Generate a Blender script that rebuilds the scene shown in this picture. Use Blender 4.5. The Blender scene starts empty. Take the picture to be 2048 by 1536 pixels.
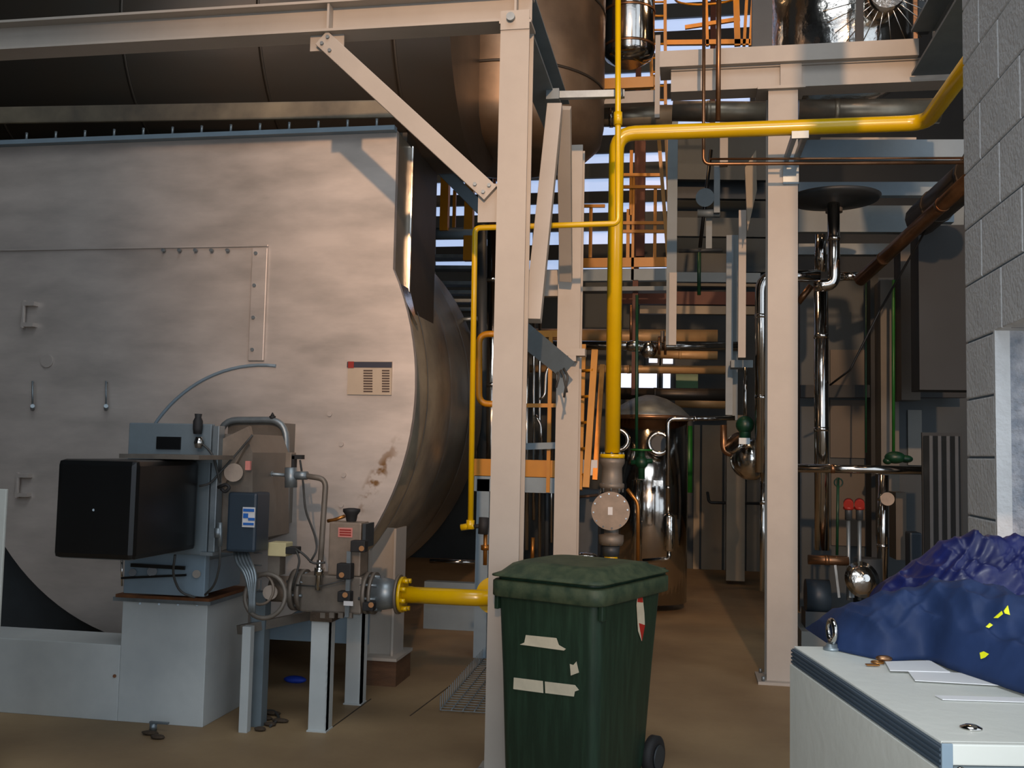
import bpy, bmesh, math, random
from mathutils import Vector, Matrix, noise
random.seed(7)
S = bpy.context.scene
COL = S.collection
PI = math.pi
# ------------------------------------------------------------------ camera
F = 1960.0
CAM = Vector((0, 0, 1.58))
yaw = math.radians(10.0); pitch = math.atan(137 / F); roll = 0.021
fw = Vector((-math.sin(yaw) * math.cos(pitch), math.cos(yaw) * math.cos(pitch), math.sin(pitch)))
r0 = Vector((math.cos(yaw), math.sin(yaw), 0)); u0 = r0.cross(fw)
RT = r0 * math.cos(roll) + u0 * math.sin(roll)
UP = u0 * math.cos(roll) - r0 * math.sin(roll)
cd = bpy.data.cameras.new('camera'); cam = bpy.data.objects.new('camera', cd); COL.objects.link(cam)
cam.matrix_world = Matrix(((RT.x, UP.x, -fw.x, CAM.x), (RT.y, UP.y, -fw.y, CAM.y), (RT.z, UP.z, -fw.z, CAM.z), (0, 0, 0, 1)))
cd.sensor_width = 36; cd.lens = F / 2048 * 36; cd.clip_start = 0.05; cd.clip_end = 200
S.camera = cam
# ------------------------------------------------------------------ world, lights, exposure
S.view_settings.view_transform = 'Standard'; S.view_settings.look = 'None'
S.view_settings.exposure = 0.32; S.view_settings.gamma = 1.0; S.view_settings.use_curve_mapping = False
w = bpy.data.worlds.new('hall air'); S.world = w; w.use_nodes = True
w.node_tree.nodes['Background'].inputs[0].default_value = (0.60, 0.68, 0.78, 1)
w.node_tree.nodes['Background'].inputs[1].default_value = 1.5

def lamp(name, kind, loc, energy, color, size=0.1, target=None, spot=None, blend=0.5):
    l = bpy.data.lights.new(name, kind); o = bpy.data.objects.new(name, l); COL.objects.link(o)
    o.location = loc; l.energy = energy; l.color = color
    if kind == 'AREA': l.size = size
    else: l.shadow_soft_size = size
    if target is not None:
        o.rotation_euler = (Vector(target) - Vector(loc)).to_track_quat('-Z', 'Y').to_euler()
    if spot: l.spot_size = math.radians(spot); l.spot_blend = blend
    return o
# warm flood lamp shining in high through the open end of the hall behind the photographer
lamp('work_lamp', 'SPOT', (1.3, -8.0, 6.1), 4900, (1.0, 0.60, 0.34), 0.12, (-.1, 6.8, 3.5), 31, 0.9)
# the camera's own flash
lamp('camera_flash', 'SPOT', CAM + UP * 0.06 - RT * 0.03, 90, (0.92, 0.96, 1.0), 0.02, CAM + fw * 5 + RT * 1.1, 74, 0.8)
# added overhead area fill that brightens the near part of the hall
lamp('overhead_fill', 'AREA', (-.2, 0.8, 8.9), 210, (0.9, 0.95, 1.0), 4.5, (-.2, 0.8, 0))
# added unseen warm fill lamps that light the deeper hall
lamp('warm_fill', 'POINT', (1.9, 8.4, 6.4), 100, (1.0, 0.62, 0.34), 0.25)
lamp('warm_fill', 'POINT', (-.6, 9.2, 7.0), 90, (1.0, 0.6, 0.3), 0.25)
lamp('warm_fill', 'POINT', (3.3, 5.6, 6.2), 10, (1.0, 0.7, 0.45), 0.25)

# ------------------------------------------------------------------ helpers
def ray(px, py):
    return (fw + RT * ((px - 1024) / F) + UP * ((768 - py) / F))
def P(px, py, Y):
    r = ray(px, py); return CAM + r * ((Y - CAM.y) / r.y)
def PX(px, py, X):
    r = ray(px, py); return CAM + r * ((X - CAM.x) / r.x)
def G(px, py, z=0.0):
    r = ray(px, py); return CAM + r * ((z - CAM.z) / r.z)
def V(*a): return Vector(a)
def lin(c):
    return tuple(((x / 255) / 12.92 if x / 255 <= .04045 else ((x / 255 + .055) / 1.055) ** 2.4) for x in c)
MATS = {}
def mat(name, col, rough=0.5, metal=0.0, var=0.12, scale=6.0, col2=None, bump=0.0, bscale=40, emit=0, coat=0, stretch=None, thr=None):
    m = bpy.data.materials.new(name); m.use_nodes = True; nt = m.node_tree; N = nt.nodes; L = nt.links
    b = N['Principled BSDF']; c = lin(col)
    b.inputs['Roughness'].default_value = rough; b.inputs['Metallic'].default_value = metal
    if coat: b.inputs['Coat Weight'].default_value = coat; b.inputs['Coat Roughness'].default_value = .15
    tc = N.new('ShaderNodeTexCoord'); mp = N.new('ShaderNodeMapping'); L.new(tc.outputs['Object'], mp.inputs[0])
    if stretch: mp.inputs['Scale'].default_value = stretch
    nz = N.new('ShaderNodeTexNoise'); nz.inputs['Scale'].default_value = scale; nz.inputs['Detail'].default_value = 5
    nz.inputs['Roughness'].default_value = .6; L.new(mp.outputs[0], nz.inputs['Vector'])
    rp = N.new('ShaderNodeValToRGB'); L.new(nz.outputs['Fac'], rp.inputs[0])
    lo, hi = thr or (.3, .7)
    rp.color_ramp.elements[0].position = lo; rp.color_ramp.elements[1].position = hi
    c2 = lin(col2) if col2 else tuple(x * (1 - var * 2) for x in c)
    rp.color_ramp.elements[0].color = (*c2, 1); rp.color_ramp.elements[1].color = (*[min(1, x * (1 + var * .6)) for x in c], 1)
    L.new(rp.outputs[0], b.inputs['Base Color'])
    if rough > .05 and metal > .3:
        mr = N.new('ShaderNodeMapRange'); L.new(nz.outputs['Fac'], mr.inputs[0])
        mr.inputs[3].default_value = rough * .75; mr.inputs[4].default_value = rough * 1.3
        L.new(mr.outputs[0], b.inputs['Roughness'])
    if bump:
        n2 = N.new('ShaderNodeTexNoise'); n2.inputs['Scale'].default_value = bscale; n2.inputs['Detail'].default_value = 4
        L.new(mp.outputs[0], n2.inputs['Vector'])
        bp = N.new('ShaderNodeBump'); bp.inputs['Strength'].default_value = bump; bp.inputs['Distance'].default_value = .02
        L.new(n2.outputs['Fac'], bp.inputs['Height']); L.new(bp.outputs[0], b.inputs['Normal'])
    if emit:
        b.inputs['Emission Color'].default_value = (*c, 1); b.inputs['Emission Strength'].default_value = emit
    MATS[name] = m
    return m
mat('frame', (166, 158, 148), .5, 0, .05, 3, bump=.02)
mat('framedark', (110, 122, 126), .5, 0, .08, 3)
mat('plate', (200, 190, 182), .45, .4, .05, 1.6, col2=(170, 162, 155), bump=.05, bscale=3, stretch=(1, 1, 3))
mat('white', (196, 200, 198), .5, 0, .06, 2, col2=(176, 182, 182))
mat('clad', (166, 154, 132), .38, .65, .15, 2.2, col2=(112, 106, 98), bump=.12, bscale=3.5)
mat('cladr', (128, 106, 84), .36, .6, .2, 1.6, col2=(92, 74, 58), bump=.12, bscale=3)  # warm reflection on the riser is put into this cladding colour
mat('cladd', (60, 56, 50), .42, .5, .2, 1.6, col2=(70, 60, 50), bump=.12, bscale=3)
mat('chrome', (196, 192, 186), .12, 1, .06, 4, bump=.05, bscale=12)
mat('foil', (215, 212, 205), .16, 1, .05, 4, bump=.5, bscale=7)
mat('yellow', (212, 172, 0), .28, 0, .05, 4, coat=.4)
mat('orange', (182, 122, 14), .4, 0, .08, 4)
mat('black', (16, 17, 18), .32, 0, .1, 5)
mat('rubber', (30, 30, 31), .7, 0, .1, 5)
mat('dark', (52, 58, 62), .5, .1, .12, 4)
mat('motor', (40, 54, 66), .45, 0, .1, 4)
mat('greycast', (120, 112, 102), .5, .35, .14, 8)
mat('greycast2', (134, 120, 106), .5, .2, .12, 12)
mat('galv', (140, 150, 155), .42, .7, .15, 9)
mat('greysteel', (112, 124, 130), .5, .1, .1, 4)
mat('bluegrey', (122, 140, 152), .5, .05, .08, 3)
mat('binp', (40, 66, 50), .42, 0, .1, 3, col2=(24, 46, 34), bump=.05, stretch=(12, 12, 1.1), thr=(.42, .85))
mat('bind', (58, 70, 50), .62, 0, .3, 14, col2=(34, 54, 38), thr=(.35, .6))
mat('tape', (208, 200, 176), .6, 0, .08, 10)
mat('red', (176, 40, 30), .5, 0, .1, 4)
mat('green', (28, 98, 34), .4, 0, .15, 5)
mat('dgreen', (16, 62, 40), .4, 0, .2, 6)
mat('brass', (168, 112, 52), .35, .8, .15, 9)
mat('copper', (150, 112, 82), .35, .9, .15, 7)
mat('rust', (120, 74, 40), .8, 0, .2, 14)
mat('floor', (152, 128, 94), .62, 0, .2, .9, col2=(124, 100, 72), bump=.06, bscale=30)
mat('block', (204, 205, 205), .75, 0, .08, 5, bump=.25, bscale=60)
mat('blockrough', (160, 160, 164), .85, 0, .25, 22, col2=(120, 128, 138), bump=.8, bscale=45)
mat('mortar', (92, 108, 120), .9, 0, .1, 9)
mat('wallpanel', (120, 122, 118), .6, 0, .1, 1.5)
mat('wallpale', (150, 138, 118), .6, 0, .1, 1.5)
mat('wallgrey', (54, 62, 66), .6, .1, .12, 1.3)
mat('walldark', (38, 42, 44), .7, 0, .15, 1.3)
mat('brown', (88, 44, 26), .6, 0, .15, 4)
mat('skyglass', (176, 196, 232), .3, 0, .04, 1.2, emit=.75)
mat('skybright', (225, 232, 250), .3, 0, .02, 1, emit=1.0)
mat('jacket', (33, 50, 86), .65, 0, .12, 7, col2=(25, 40, 70), bump=.3, bscale=9)
mat('nylon', (22, 30, 88), .42, 0, .12, 6, col2=(16, 22, 62), bump=.35, bscale=9)
mat('lyellow', (226, 226, 30), .5, 0, .05, 9)
mat('paper', (206, 206, 206), .6, 0, .03, 6)
mat('enamel', (198, 200, 192), .4, 0, .04, 3, bump=.04)
mat('gasket', (58, 72, 84), .6, 0, .08, 6)
mat('signbase', (178, 162, 142), .5, 0, .05, 6)
mat('ink', (70, 54, 46), .6, 0, .05, 6)
mat('signred', (140, 34, 24), .5, 0, .05, 6)
mat('signdark', (44, 48, 62), .5, 0, .05, 6)
mat('bluelabel', (30, 96, 176), .5, 0, .05, 6)
mat('pink', (205, 130, 120), .6, 0, .08, 12)
mat('cream', (196, 184, 140), .6, 0, .06, 6)
mat('capm', (150, 100, 48), .6, 0, .1, 9)
mat('teal', (44, 56, 60), .5, .1, .12, 3)
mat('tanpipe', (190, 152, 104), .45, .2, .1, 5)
mat('hazy', (96, 92, 84), .6, 0, .1, 3)
mat('baypale', (86, 78, 68), .6, 0, .1, 1.5)
mat('lampglow', (255, 190, 110), .5, 0, 0, 1, emit=12)
mat('dirt', (70, 56, 42), .9, 0, .2, 14, bump=.4)
mat('wood', (96, 66, 42), .7, 0, .2, 5, bump=.1, stretch=(1, 1, 6))
mat('cable', (60, 60, 58), .6, 0, .1, 8)
mat('bluecloth', (24, 60, 170), .6, 0, .1, 8)

for n_, v_ in (('jacket', .22), ('nylon', .4)): MATS[n_].node_tree.nodes['Principled BSDF'].inputs['Specular IOR Level'].default_value = v_
# boiler front paint gets its own rust runs
def rust_runs():
    m = MATS['plate']; nt = m.node_tree; N = nt.nodes; L = nt.links; b = N['Principled BSDF']
    src = b.inputs['Base Color'].links[0].from_socket
    c = P(752, 955, 5.93)
    geo = N.new('ShaderNodeNewGeometry'); mp = N.new('ShaderNodeMapping'); L.new(geo.outputs['Position'], mp.inputs[0])
    mp.vector_type = 'TEXTURE'; mp.inputs['Location'].default_value = c; mp.inputs['Rotation'].default_value = (0, math.radians(28), 0); mp.inputs['Scale'].default_value = (.06, 1, .30)
    ln = N.new('ShaderNodeVectorMath'); ln.operation = 'LENGTH'; L.new(mp.outputs[0], ln.inputs[0])
    nz = N.new('ShaderNodeTexNoise'); nz.inputs['Scale'].default_value = 17; L.new(geo.outputs['Position'], nz.inputs['Vector'])
    mr = N.new('ShaderNodeMapRange'); mr.inputs[1].default_value = .3; mr.inputs[2].default_value = 1.1; mr.inputs[3].default_value = 1; mr.inputs[4].default_value = 0
    L.new(ln.outputs['Value'], mr.inputs[0])
    m2 = N.new('ShaderNodeMapRange'); m2.inputs[1].default_value = .47; m2.inputs[2].default_value = .62; L.new(nz.outputs['Fac'], m2.inputs[0])
    mu = N.new('ShaderNodeMath'); mu.operation = 'MULTIPLY'; L.new(mr.outputs[0], mu.inputs[0]); L.new(m2.outputs[0], mu.inputs[1])
    mx = N.new('ShaderNodeMix'); mx.data_type = 'RGBA'; L.new(mu.outputs[0], mx.inputs[0]); L.new(src, mx.inputs[6]); mx.inputs[7].default_value = (*lin((120, 88, 50)), 1)
    L.new(mx.outputs[2], b.inputs['Base Color'])
rust_runs()

def frame_of(d):
    d = d.normalized(); a = Vector((0, 0, 1)) if abs(d.z) < .9 else Vector((0, 1, 0))
    x = a.cross(d).normalized(); return x, d.cross(x).normalized()
class MB:
    def __init__(s): s.b = bmesh.new()
    def box(s, c, size, R=None, bev=0):
        r = bmesh.ops.create_cube(s.b, size=1); vs = r['verts']
        M = Matrix.Translation(c) @ (R.to_4x4() if R else Matrix.Identity(4)) @ Matrix.Diagonal((*size, 1))
        bmesh.ops.transform(s.b, matrix=M, verts=vs)
        if bev:
            es = list({e for v in vs for e in v.link_edges})
            bmesh.ops.bevel(s.b, geom=es, offset=bev, segments=2, affect='EDGES', profile=.6)
        return s
    def bb(s, a, b, bev=0):
        a, b = Vector(a), Vector(b)
        return s.box((a + b) / 2, (max(abs(b.x - a.x), .001), max(abs(b.y - a.y), .001), max(abs(b.z - a.z), .001)), None, bev)
    def fb(s, a, ya, b, yb, bev=0):
        """box whose front face is seen between two photograph points"""
        yf = min(ya, yb); p, q = P(a[0], a[1], yf), P(b[0], b[1], yf)
        return s.bb((p.x, ya, p.z), (q.x, yb, q.z), bev)
    def bar(s, p0, p1, wdt, th, nrm=None, bev=0):
        """box along p0-p1, wdt across, th along nrm"""
        p0, p1 = Vector(p0), Vector(p1); d = (p1 - p0); L = d.length; d.normalize()
        n = Vector(nrm) if nrm else Vector((0, 1, 0)); n = (n - d * n.dot(d)).normalized(); x = n.cross(d).normalized()
        R = Matrix((x, n, d)).transposed()
        return s.box((p0 + p1) / 2, (wdt, th, L), R, bev)
    def ibeam(s, p0, p1, h, b, nrm, tf=.012, tw=.009):
        p0, p1 = Vector(p0), Vector(p1); d = (p1 - p0).normalized()
        n = Vector(nrm); n = (n - d * n.dot(d)).normalized()
        for k in (-1, 1): s.bar(p0 + n * k * (h / 2 - tf / 2), p1 + n * k * (h / 2 - tf / 2), b, tf, n)
        s.bar(p0, p1, tw, h - 2 * tf, n); return s
    def cyl(s, p0, p1, r0, r1=None, seg=20, cap=True):
        p0, p1 = Vector(p0), Vector(p1); r1 = r0 if r1 is None else r1
        x, y = frame_of(p1 - p0)
        A = [s.b.verts.new(p0 + (x * math.cos(t) + y * math.sin(t)) * r0) for t in [2 * PI * i / seg for i in range(seg)]]
        B = [s.b.verts.new(p1 + (x * math.cos(t) + y * math.sin(t)) * r1) for t in [2 * PI * i / seg for i in range(seg)]]
        for i in range(seg):
            f = s.b.faces.new((A[i], A[(i + 1) % seg], B[(i + 1) % seg], B[i])); f.smooth = True
        if cap: s.b.faces.new(A[::-1]); s.b.faces.new(B)
        return s
    def lathe(s, p, axis, prof, seg=28):
        """prof: (offset along axis, radius)"""
        p = Vector(p); ax = Vector(axis).normalized(); x, y = frame_of(ax); rings = []
        for (o, r) in prof:
            if r < 1e-5: rings.append([s.b.verts.new(p + ax * o)])
            else: rings.append([s.b.verts.new(p + ax * o + (x * math.cos(2 * PI * i / seg) + y * math.sin(2 * PI * i / seg)) * r) for i in range(seg)])
        for A, B in zip(rings, rings[1:]):
            for i in range(seg):
                j = (i + 1) % seg
                if len(A) == 1 and len(B) == 1: break
                if len(A) == 1: f = s.b.faces.new((A[0], B[j], B[i]))
                elif len(B) == 1: f = s.b.faces.new((A[i], A[j], B[0]))
                else: f = s.b.faces.new((A[i], A[j], B[j], B[i]))
                f.smooth = True
        if len(rings[0]) > 1: s.b.faces.new(rings[0][::-1])
        if len(rings[-1]) > 1: s.b.faces.new(rings[-1])
        return s
    def tube(s, pts, r, bend=None, seg=14, closed=False):
        pts = [Vector(p) for p in pts]; bend = r * 2.6 if bend is None else bend
        out = []
        n = len(pts)
        for i, p in enumerate(pts):
            if (i == 0 or i == n - 1) and not closed: out.append(p); continue
            a = pts[(i - 1) % n]; c = pts[(i + 1) % n]
            da = (a - p); dc = (c - p); b = min(bend, da.length * .48, dc.length * .48)
            if b < 1e-4: out.append(p); continue
            q0 = p + da.normalized() * b; q1 = p + dc.normalized() * b
            for k in range(7):
                t = k / 6; out.append(q0 * (1 - t) ** 2 + p * 2 * t * (1 - t) + q1 * t * t)
        m = len(out); rings = []
        def tg(i):
            a = out[(i - 1) % m] if (closed or i > 0) else out[i]; c = out[(i + 1) % m] if (closed or i < m - 1) else out[i]
            d = (c - a); return d.normalized() if d.length > 1e-9 else Vector((0, 0, 1))
        x, y = frame_of(tg(0))
        for i in range(m):
            t = tg(i); x = (x - t * x.dot(t)).normalized(); y = t.cross(x)
            rings.append([s.b.verts.new(out[i] + (x * math.cos(2 * PI * k / seg) + y * math.sin(2 * PI * k / seg)) * r) for k in range(seg)])
        pairs = list(zip(rings, rings[1:])) + ([(rings[-1], rings[0])] if closed else [])
        for A, B in pairs:
            for k in range(seg):
                j = (k + 1) % seg; f = s.b.faces.new((A[k], A[j], B[j], B[k])); f.smooth = True
        if not closed: s.b.faces.new(rings[0][::-1]); s.b.faces.new(rings[-1])
        return s
    def ball(s, c, r, sc=(1, 1, 1), seg=18):
        q = bmesh.ops.create_uvsphere(s.b, u_segments=seg, v_segments=max(6, seg // 2), radius=r)
        bmesh.ops.transform(s.b, matrix=Matrix.Translation(c) @ Matrix.Diagonal((*sc, 1)), verts=q['verts'])
        for v in q['verts']:
            for f in v.link_faces: f.smooth = True
        return s
    def prism(s, poly, off):
        """poly: list of points, extruded by off"""
        off = Vector(off); A = [s.b.verts.new(Vector(p)) for p in poly]; B = [s.b.verts.new(Vector(p) + off) for p in poly]
        n = len(A); s.b.faces.new(A); s.b.faces.new(B[::-1])
        for i in range(n): s.b.faces.new((A[i], B[i], B[(i + 1) % n], A[(i + 1) % n]))
        return s
    def build(s, name, m, parent=None, label=None, cat=None, group=None, kind=None):
        bmesh.ops.recalc_face_normals(s.b, faces=s.b.faces)
        me = bpy.data.meshes.new(name); s.b.to_mesh(me); s.b.free()
        # origin at the middle of the base
        if me.vertices:
            cs = [v.co for v in me.vertices]
            lo = Vector((min(c.x for c in cs), min(c.y for c in cs), min(c.z for c in cs))); hi = Vector((max(c.x for c in cs), max(c.y for c in cs), max(c.z for c in cs)))
            o0 = Vector(((lo.x + hi.x) / 2, (lo.y + hi.y) / 2, lo.z))
            me.transform(Matrix.Translation(-o0))
        else: o0 = Vector()
        me.materials.append(MATS[m] if isinstance(m, str) else m)
        o = bpy.data.objects.new(name, me); COL.objects.link(o)
        if parent is not None: o.parent = parent; o.location = o0 - wloc(parent)
        else: o.location = o0
        tag(o, label, cat, group, kind)
        return o
def wloc(o):
    v = Vector()
    while o is not None: v += o.location; o = o.parent
    return v
def tag(o, label=None, cat=None, group=None, kind=None):
    if label: o['label'] = label
    if cat: o['category'] = cat
    if group: o['group'] = group
    if kind: o['kind'] = kind
    return o
def thing(name, label, cat, loc, group=None):
    o = bpy.data.objects.new(name, None); COL.objects.link(o); o.location = loc; o.empty_display_size = .1
    return tag(o, label, cat, group)
def dup(root, off, label=None):
    c = root.copy(); COL.objects.link(c); c.location = root.location + Vector(off)
    if label: c['label'] = label
    for ch in list(root.children):
        k = ch.copy(); COL.objects.link(k); k.parent = c
        for g in ch.children:
            q = g.copy(); COL.objects.link(q); q.parent = k
    return c
def struct(name, mb, m): return mb.build(name, m, kind='structure')
X = Vector((1, 0, 0)); Y = Vector((0, 1, 0)); Z = Vector((0, 0, 1))

def pipe(name, label, cat, m, r, pts, bands=0, bandmat=None, group=None, bend=None, seg=14):
    """pts: (px,py,Y) seen in the photograph, at building depth Y"""
    W = [P(*p) for p in pts]
    o = MB().tube(W, r, bend, seg).build(name, m, None, label, cat, group)
    if bands:
        for a, b in zip(W, W[1:]):
            L = (b - a).length; d = (b - a).normalized(); n = int(L / bands)
            for k in range(n):
                t = bands * (k + .5)
                MB().cyl(a + d * (t - .018), a + d * (t + .018), r * 1.06, seg=14).build('cladding_band', bandmat or m, o)
    return o
def post(name, label, cat, m, px0, px1, py0, py1, Yd, th=None, group=None):
    """vertical box: pixel width at its middle"""
    pm = (py0 + py1) / 2; a = P(px0, pm, Yd); b = P(px1, pm, Yd); z0 = P((px0 + px1) / 2, py1, Yd).z; z1 = P((px0 + px1) / 2, py0, Yd).z
    w_ = abs(b.x - a.x); th = th or w_
    return MB().bb((a.x, Yd, z0), (b.x, Yd + th, z1)).build(name, m, None, label, cat, group)

# ------------------------------------------------------------------ the hall
mb = MB().bb((-9, -5, -.2), (7, 15, 0)); floor = struct('floor', mb, 'floor')
# shallow saw-cut joints in the slab
for (a, b) in (((660, 1458), (742, 1398)), ((900, 1372), (820, 1432))):
    A, B = G(*a), G(*b); MB().bar(A + Z * .001, B + Z * .001, .008, .002, Z).build('slab_joint', 'dirt', floor)
YB = 14.2
def zat(py, Yd=YB, px=1300): return P(px, py, Yd).z
wl = struct('wall_left', MB().bb((-9.2, -5, 0), (-9, 15, 9.3)), 'walldark')
wr = struct('wall_far_right', MB().bb((7, 3.65, 0), (7.2, 15, 9)), 'walldark')
# back wall: solid to 4 m, open strip glazing above, small windows beside it
x0g, x1g = P(780, 400, YB).x, P(1500, 400, YB).x
zg = zat(560)
wins = [(1242, 1263, 744, 779), (1278, 1314, 744, 779), (1326, 1341, 744, 779), (1298, 1315, 711, 726), (1326, 1346, 713, 728)]
wb = struct('wall_back', MB().bb((-9, YB, 0), (7, YB + .2, zg)), 'wallgrey')
struct('wall_back_right', MB().bb((x1g, YB, zg), (7, YB + .2, 9.5)), 'walldark')
struct('wall_back_left', MB().bb((-9, YB, zg), (x0g, YB + .2, 9.5)), 'walldark')
struct('shade_wall', MB().bb((-9, -5.2, 0), (-3.2, -5, 9.3)), 'walldark')  # unseen wall section, added to keep the boiler's left side dim
struct('ceiling', MB().bb((-9.2, -5, 9.3), (7.2, 15, 9.5)), 'walldark')
# wall panels of the back wall (pale sheets beside the aisle)
for i, (a, b, t, bt) in enumerate([(1387, 1402, 850, 1145), (1403, 1447, 850, 1143), (1493, 1528, 850, 1150), (1600, 1632, 560, 1150), (1448, 1492, 850, 1146)]):
    MB().bb((P(a, 1000, YB).x, YB - .04, 0.0), (P(b, 1000, YB).x - .02, YB, P(a, t, YB).z), .004).build('wall_panel', 'wallpale' if i < 2 else 'wallpanel', wb)
win = struct('window_1', MB().bb((x0g, YB + .12, zg), (x1g, YB + .16, 9.3)), 'skyglass')
z = zg; k = 0
while z < 9.2:
    h = .17 + .05 * ((k * 7) % 3)
    MB().bar((x0g, YB + .03, z + h / 2), (x1g, YB + .03, z + h / 2), h, .05, Y).build('louvre_blade', 'walldark' if k % 2 else 'wallgrey', win)
    z += h + .15 + .05 * (k % 2); k += 1
for i in range(5):
    x = x0g + (x1g - x0g) * (i + .5) / 5; MB().bb((x - .04, YB - .06, zg), (x + .04, YB, 9.3)).build('mullion', 'brown', win)
for i, (a, b, t, bt) in enumerate(wins):
    p, q = P(a, bt, YB - .01), P(b, t, YB - .01)
    f = struct('window_%d' % (i + 2), MB().bb((p.x - .05, YB - .05, p.z - .05), (q.x + .05, YB, q.z + .05)), 'dark')
    MB().bb((p.x, YB - .065, p.z), (q.x, YB - .052, q.z)).build('pane', 'skybright', f)
# block wall on the right with a doorway
XW = P(1930, 560, 3.65).x
YJ = 3.34
zl = 2.02
wr2 = struct('wall_right', MB().bb((XW + .006, YJ + .006, 0), (XW + .19, 3.644, 5.6)).bb((XW + .006, 1.9, zl + .005), (XW + .19, YJ + .006, 5.6)), 'mortar')
Hc = .2
for k in range(28):
    za, zb = k * Hc, (k + 1) * Hc - .007
    if za > 5.5: break
    if zb <= zl + .02:
        sp = [(YJ, 3.65)] if k % 2 else [(YJ, 3.65)]
    else:
        off = .0 if k % 2 else .2
        sp = []; y = 3.65
        first = True
        while y > 1.95:
            L_ = .2 if (first and k % 2) else .4
            sp.append((max(1.9, y - L_ + .007), y)); y -= L_; first = False
    for (ya, yb) in sp:
        MB().bb((XW, ya, max(za, 0)), (XW + .195, yb, zb), .004).build('concrete_block', 'block', wr2)
# rough mortared end of the doorway jamb
MB().bb((XW + .04, YJ - .012, 0), (XW + .195, YJ, zl)).build('jamb_render', 'blockrough', wr2)
MB().bb((XW + .0, YJ - .016, 0), (XW + .045, YJ, zl)).build('jamb_edge', 'block', wr2)
MB().bb((XW + .03, 1.9, zl - .02), (XW + .19, YJ - .016, zl + .02)).build('lintel', 'blockrough', wr2)

# ------------------------------------------------------------------ front steel frame
YA = 4.80; CW = .150
def column(name, label, px, Yd, w_, ztop, m='frame', group=None, xw=None):
    x = P(px, 900, Yd).x if xw is None else xw
    t = thing(name, label, 'column', (x, Yd + w_ / 2, 0), group)
    MB().ibeam((x, Yd + w_ / 2, .02), (x, Yd + w_ / 2, ztop), w_, w_, Y, .011, .008).build('shaft', m, t)
    MB().bb((x - w_ * .8, Yd - w_ * .3, 0), (x + w_ * .8, Yd + w_ * 1.3, .02)).build('base_plate', m, t)
    for sx in (-1, 1):
        for sy in (-1, 1):
            MB().cyl((x + sx * w_ * .62, Yd + w_ / 2 + sy * w_ * .62, .02), (x + sx * w_ * .62, Yd + w_ / 2 + sy * w_ * .62, .05), .012, seg=6).build('anchor_bolt', 'galv', t)
    return t, x
zA = P(1035, 40, YA).z
tA, xA = column('steel_column', 'tall pale steel column standing beside the green wheelie bin', 1012, YA, CW, zA)
BH = .17
# cap plate with a bolt
MB().bb((xA - CW * .55, YA - .004, zA - .015), (xA + CW * .55, YA + CW, zA)).build('cap_plate', 'frame', tA)
bm_ = thing('steel_beam', 'pale horizontal steel beam crossing the top left over the boiler front', 'beam', (-2, YA + CW / 2, zA))
MB().ibeam((-5.5, YA + CW / 2, zA + BH / 2), (xA + CW / 2, YA + CW / 2, zA + BH / 2), BH, CW, Z, .014, .008).build('girder', 'frame', bm_)
for px in (655, 1030):
    x = P(px, 20, YA).x; MB().bb((x - .006, YA + .01, zA + .014), (x + .006, YA + CW / 2, zA + BH - .014)).build('stiffener', 'frame', bm_)
MB().bb((xA - CW / 2, YA - .006, zA - .05), (xA + CW / 2, YA, zA + .05)).build('splice_plate', 'frame', bm_)
MB().cyl((xA - .02, YA - .03, zA + .01), (xA - .02, YA - .006, zA + .01), .022, seg=12).build('bolt', 'galv', bm_)
g0 = P(648, 72, YA); g1 = P(972, 402, YA)
MB().bb((P(613, 90, YA).x, YA + .05, P(613, 95, YA).z), (P(682, 60, YA).x, YA + .06, zA)).build('gusset_plate', 'frame', bm_)
MB().bb((P(952, 400, YA).x, YA + .05, P(952, 440, YA).z), (xA - CW / 2, YA + .06, P(985, 362, YA).z)).build('gusset_plate', 'frame', tA)
br = thing('diagonal_brace', 'pale diagonal brace bolted between top beam and column by the boiler', 'brace', (g0 + g1) / 2)
q0, q1 = P(645, 78, YA + .04), P(982, 388, YA + .04)
MB().bar(q0, q1, .095, .045, Y, .003).build('channel', 'frame', br)
dd = (q1 - q0).normalized(); nn = dd.cross(Y)
for e, sg in ((q0, 1), (q1, -1)):
    for t_, s_ in ((.03, -.02), (.09, -.02), (.03, .025)):
        c = e + dd * sg * t_ + nn * s_; MB().cyl(c + V(0, -.034, 0), c + V(0, -.02, 0), .01, seg=6).build('bolt', 'galv', br)
# second column and side beam
Y2 = 6.4
tA2, xA2 = column('steel_column', 'pale steel column behind the bin, between front column and yellow pipe', 1133, Y2, CW, P(1140, 290, Y2).z)
zA2 = P(1140, 290, Y2).z
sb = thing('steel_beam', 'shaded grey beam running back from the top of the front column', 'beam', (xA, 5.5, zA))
MB().ibeam((xA, YA + CW, zA + BH / 2), (xA, Y2 + CW, zA + BH / 2), BH + .06, CW, Z, .012, .008).build('girder', 'greysteel', sb)
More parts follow.
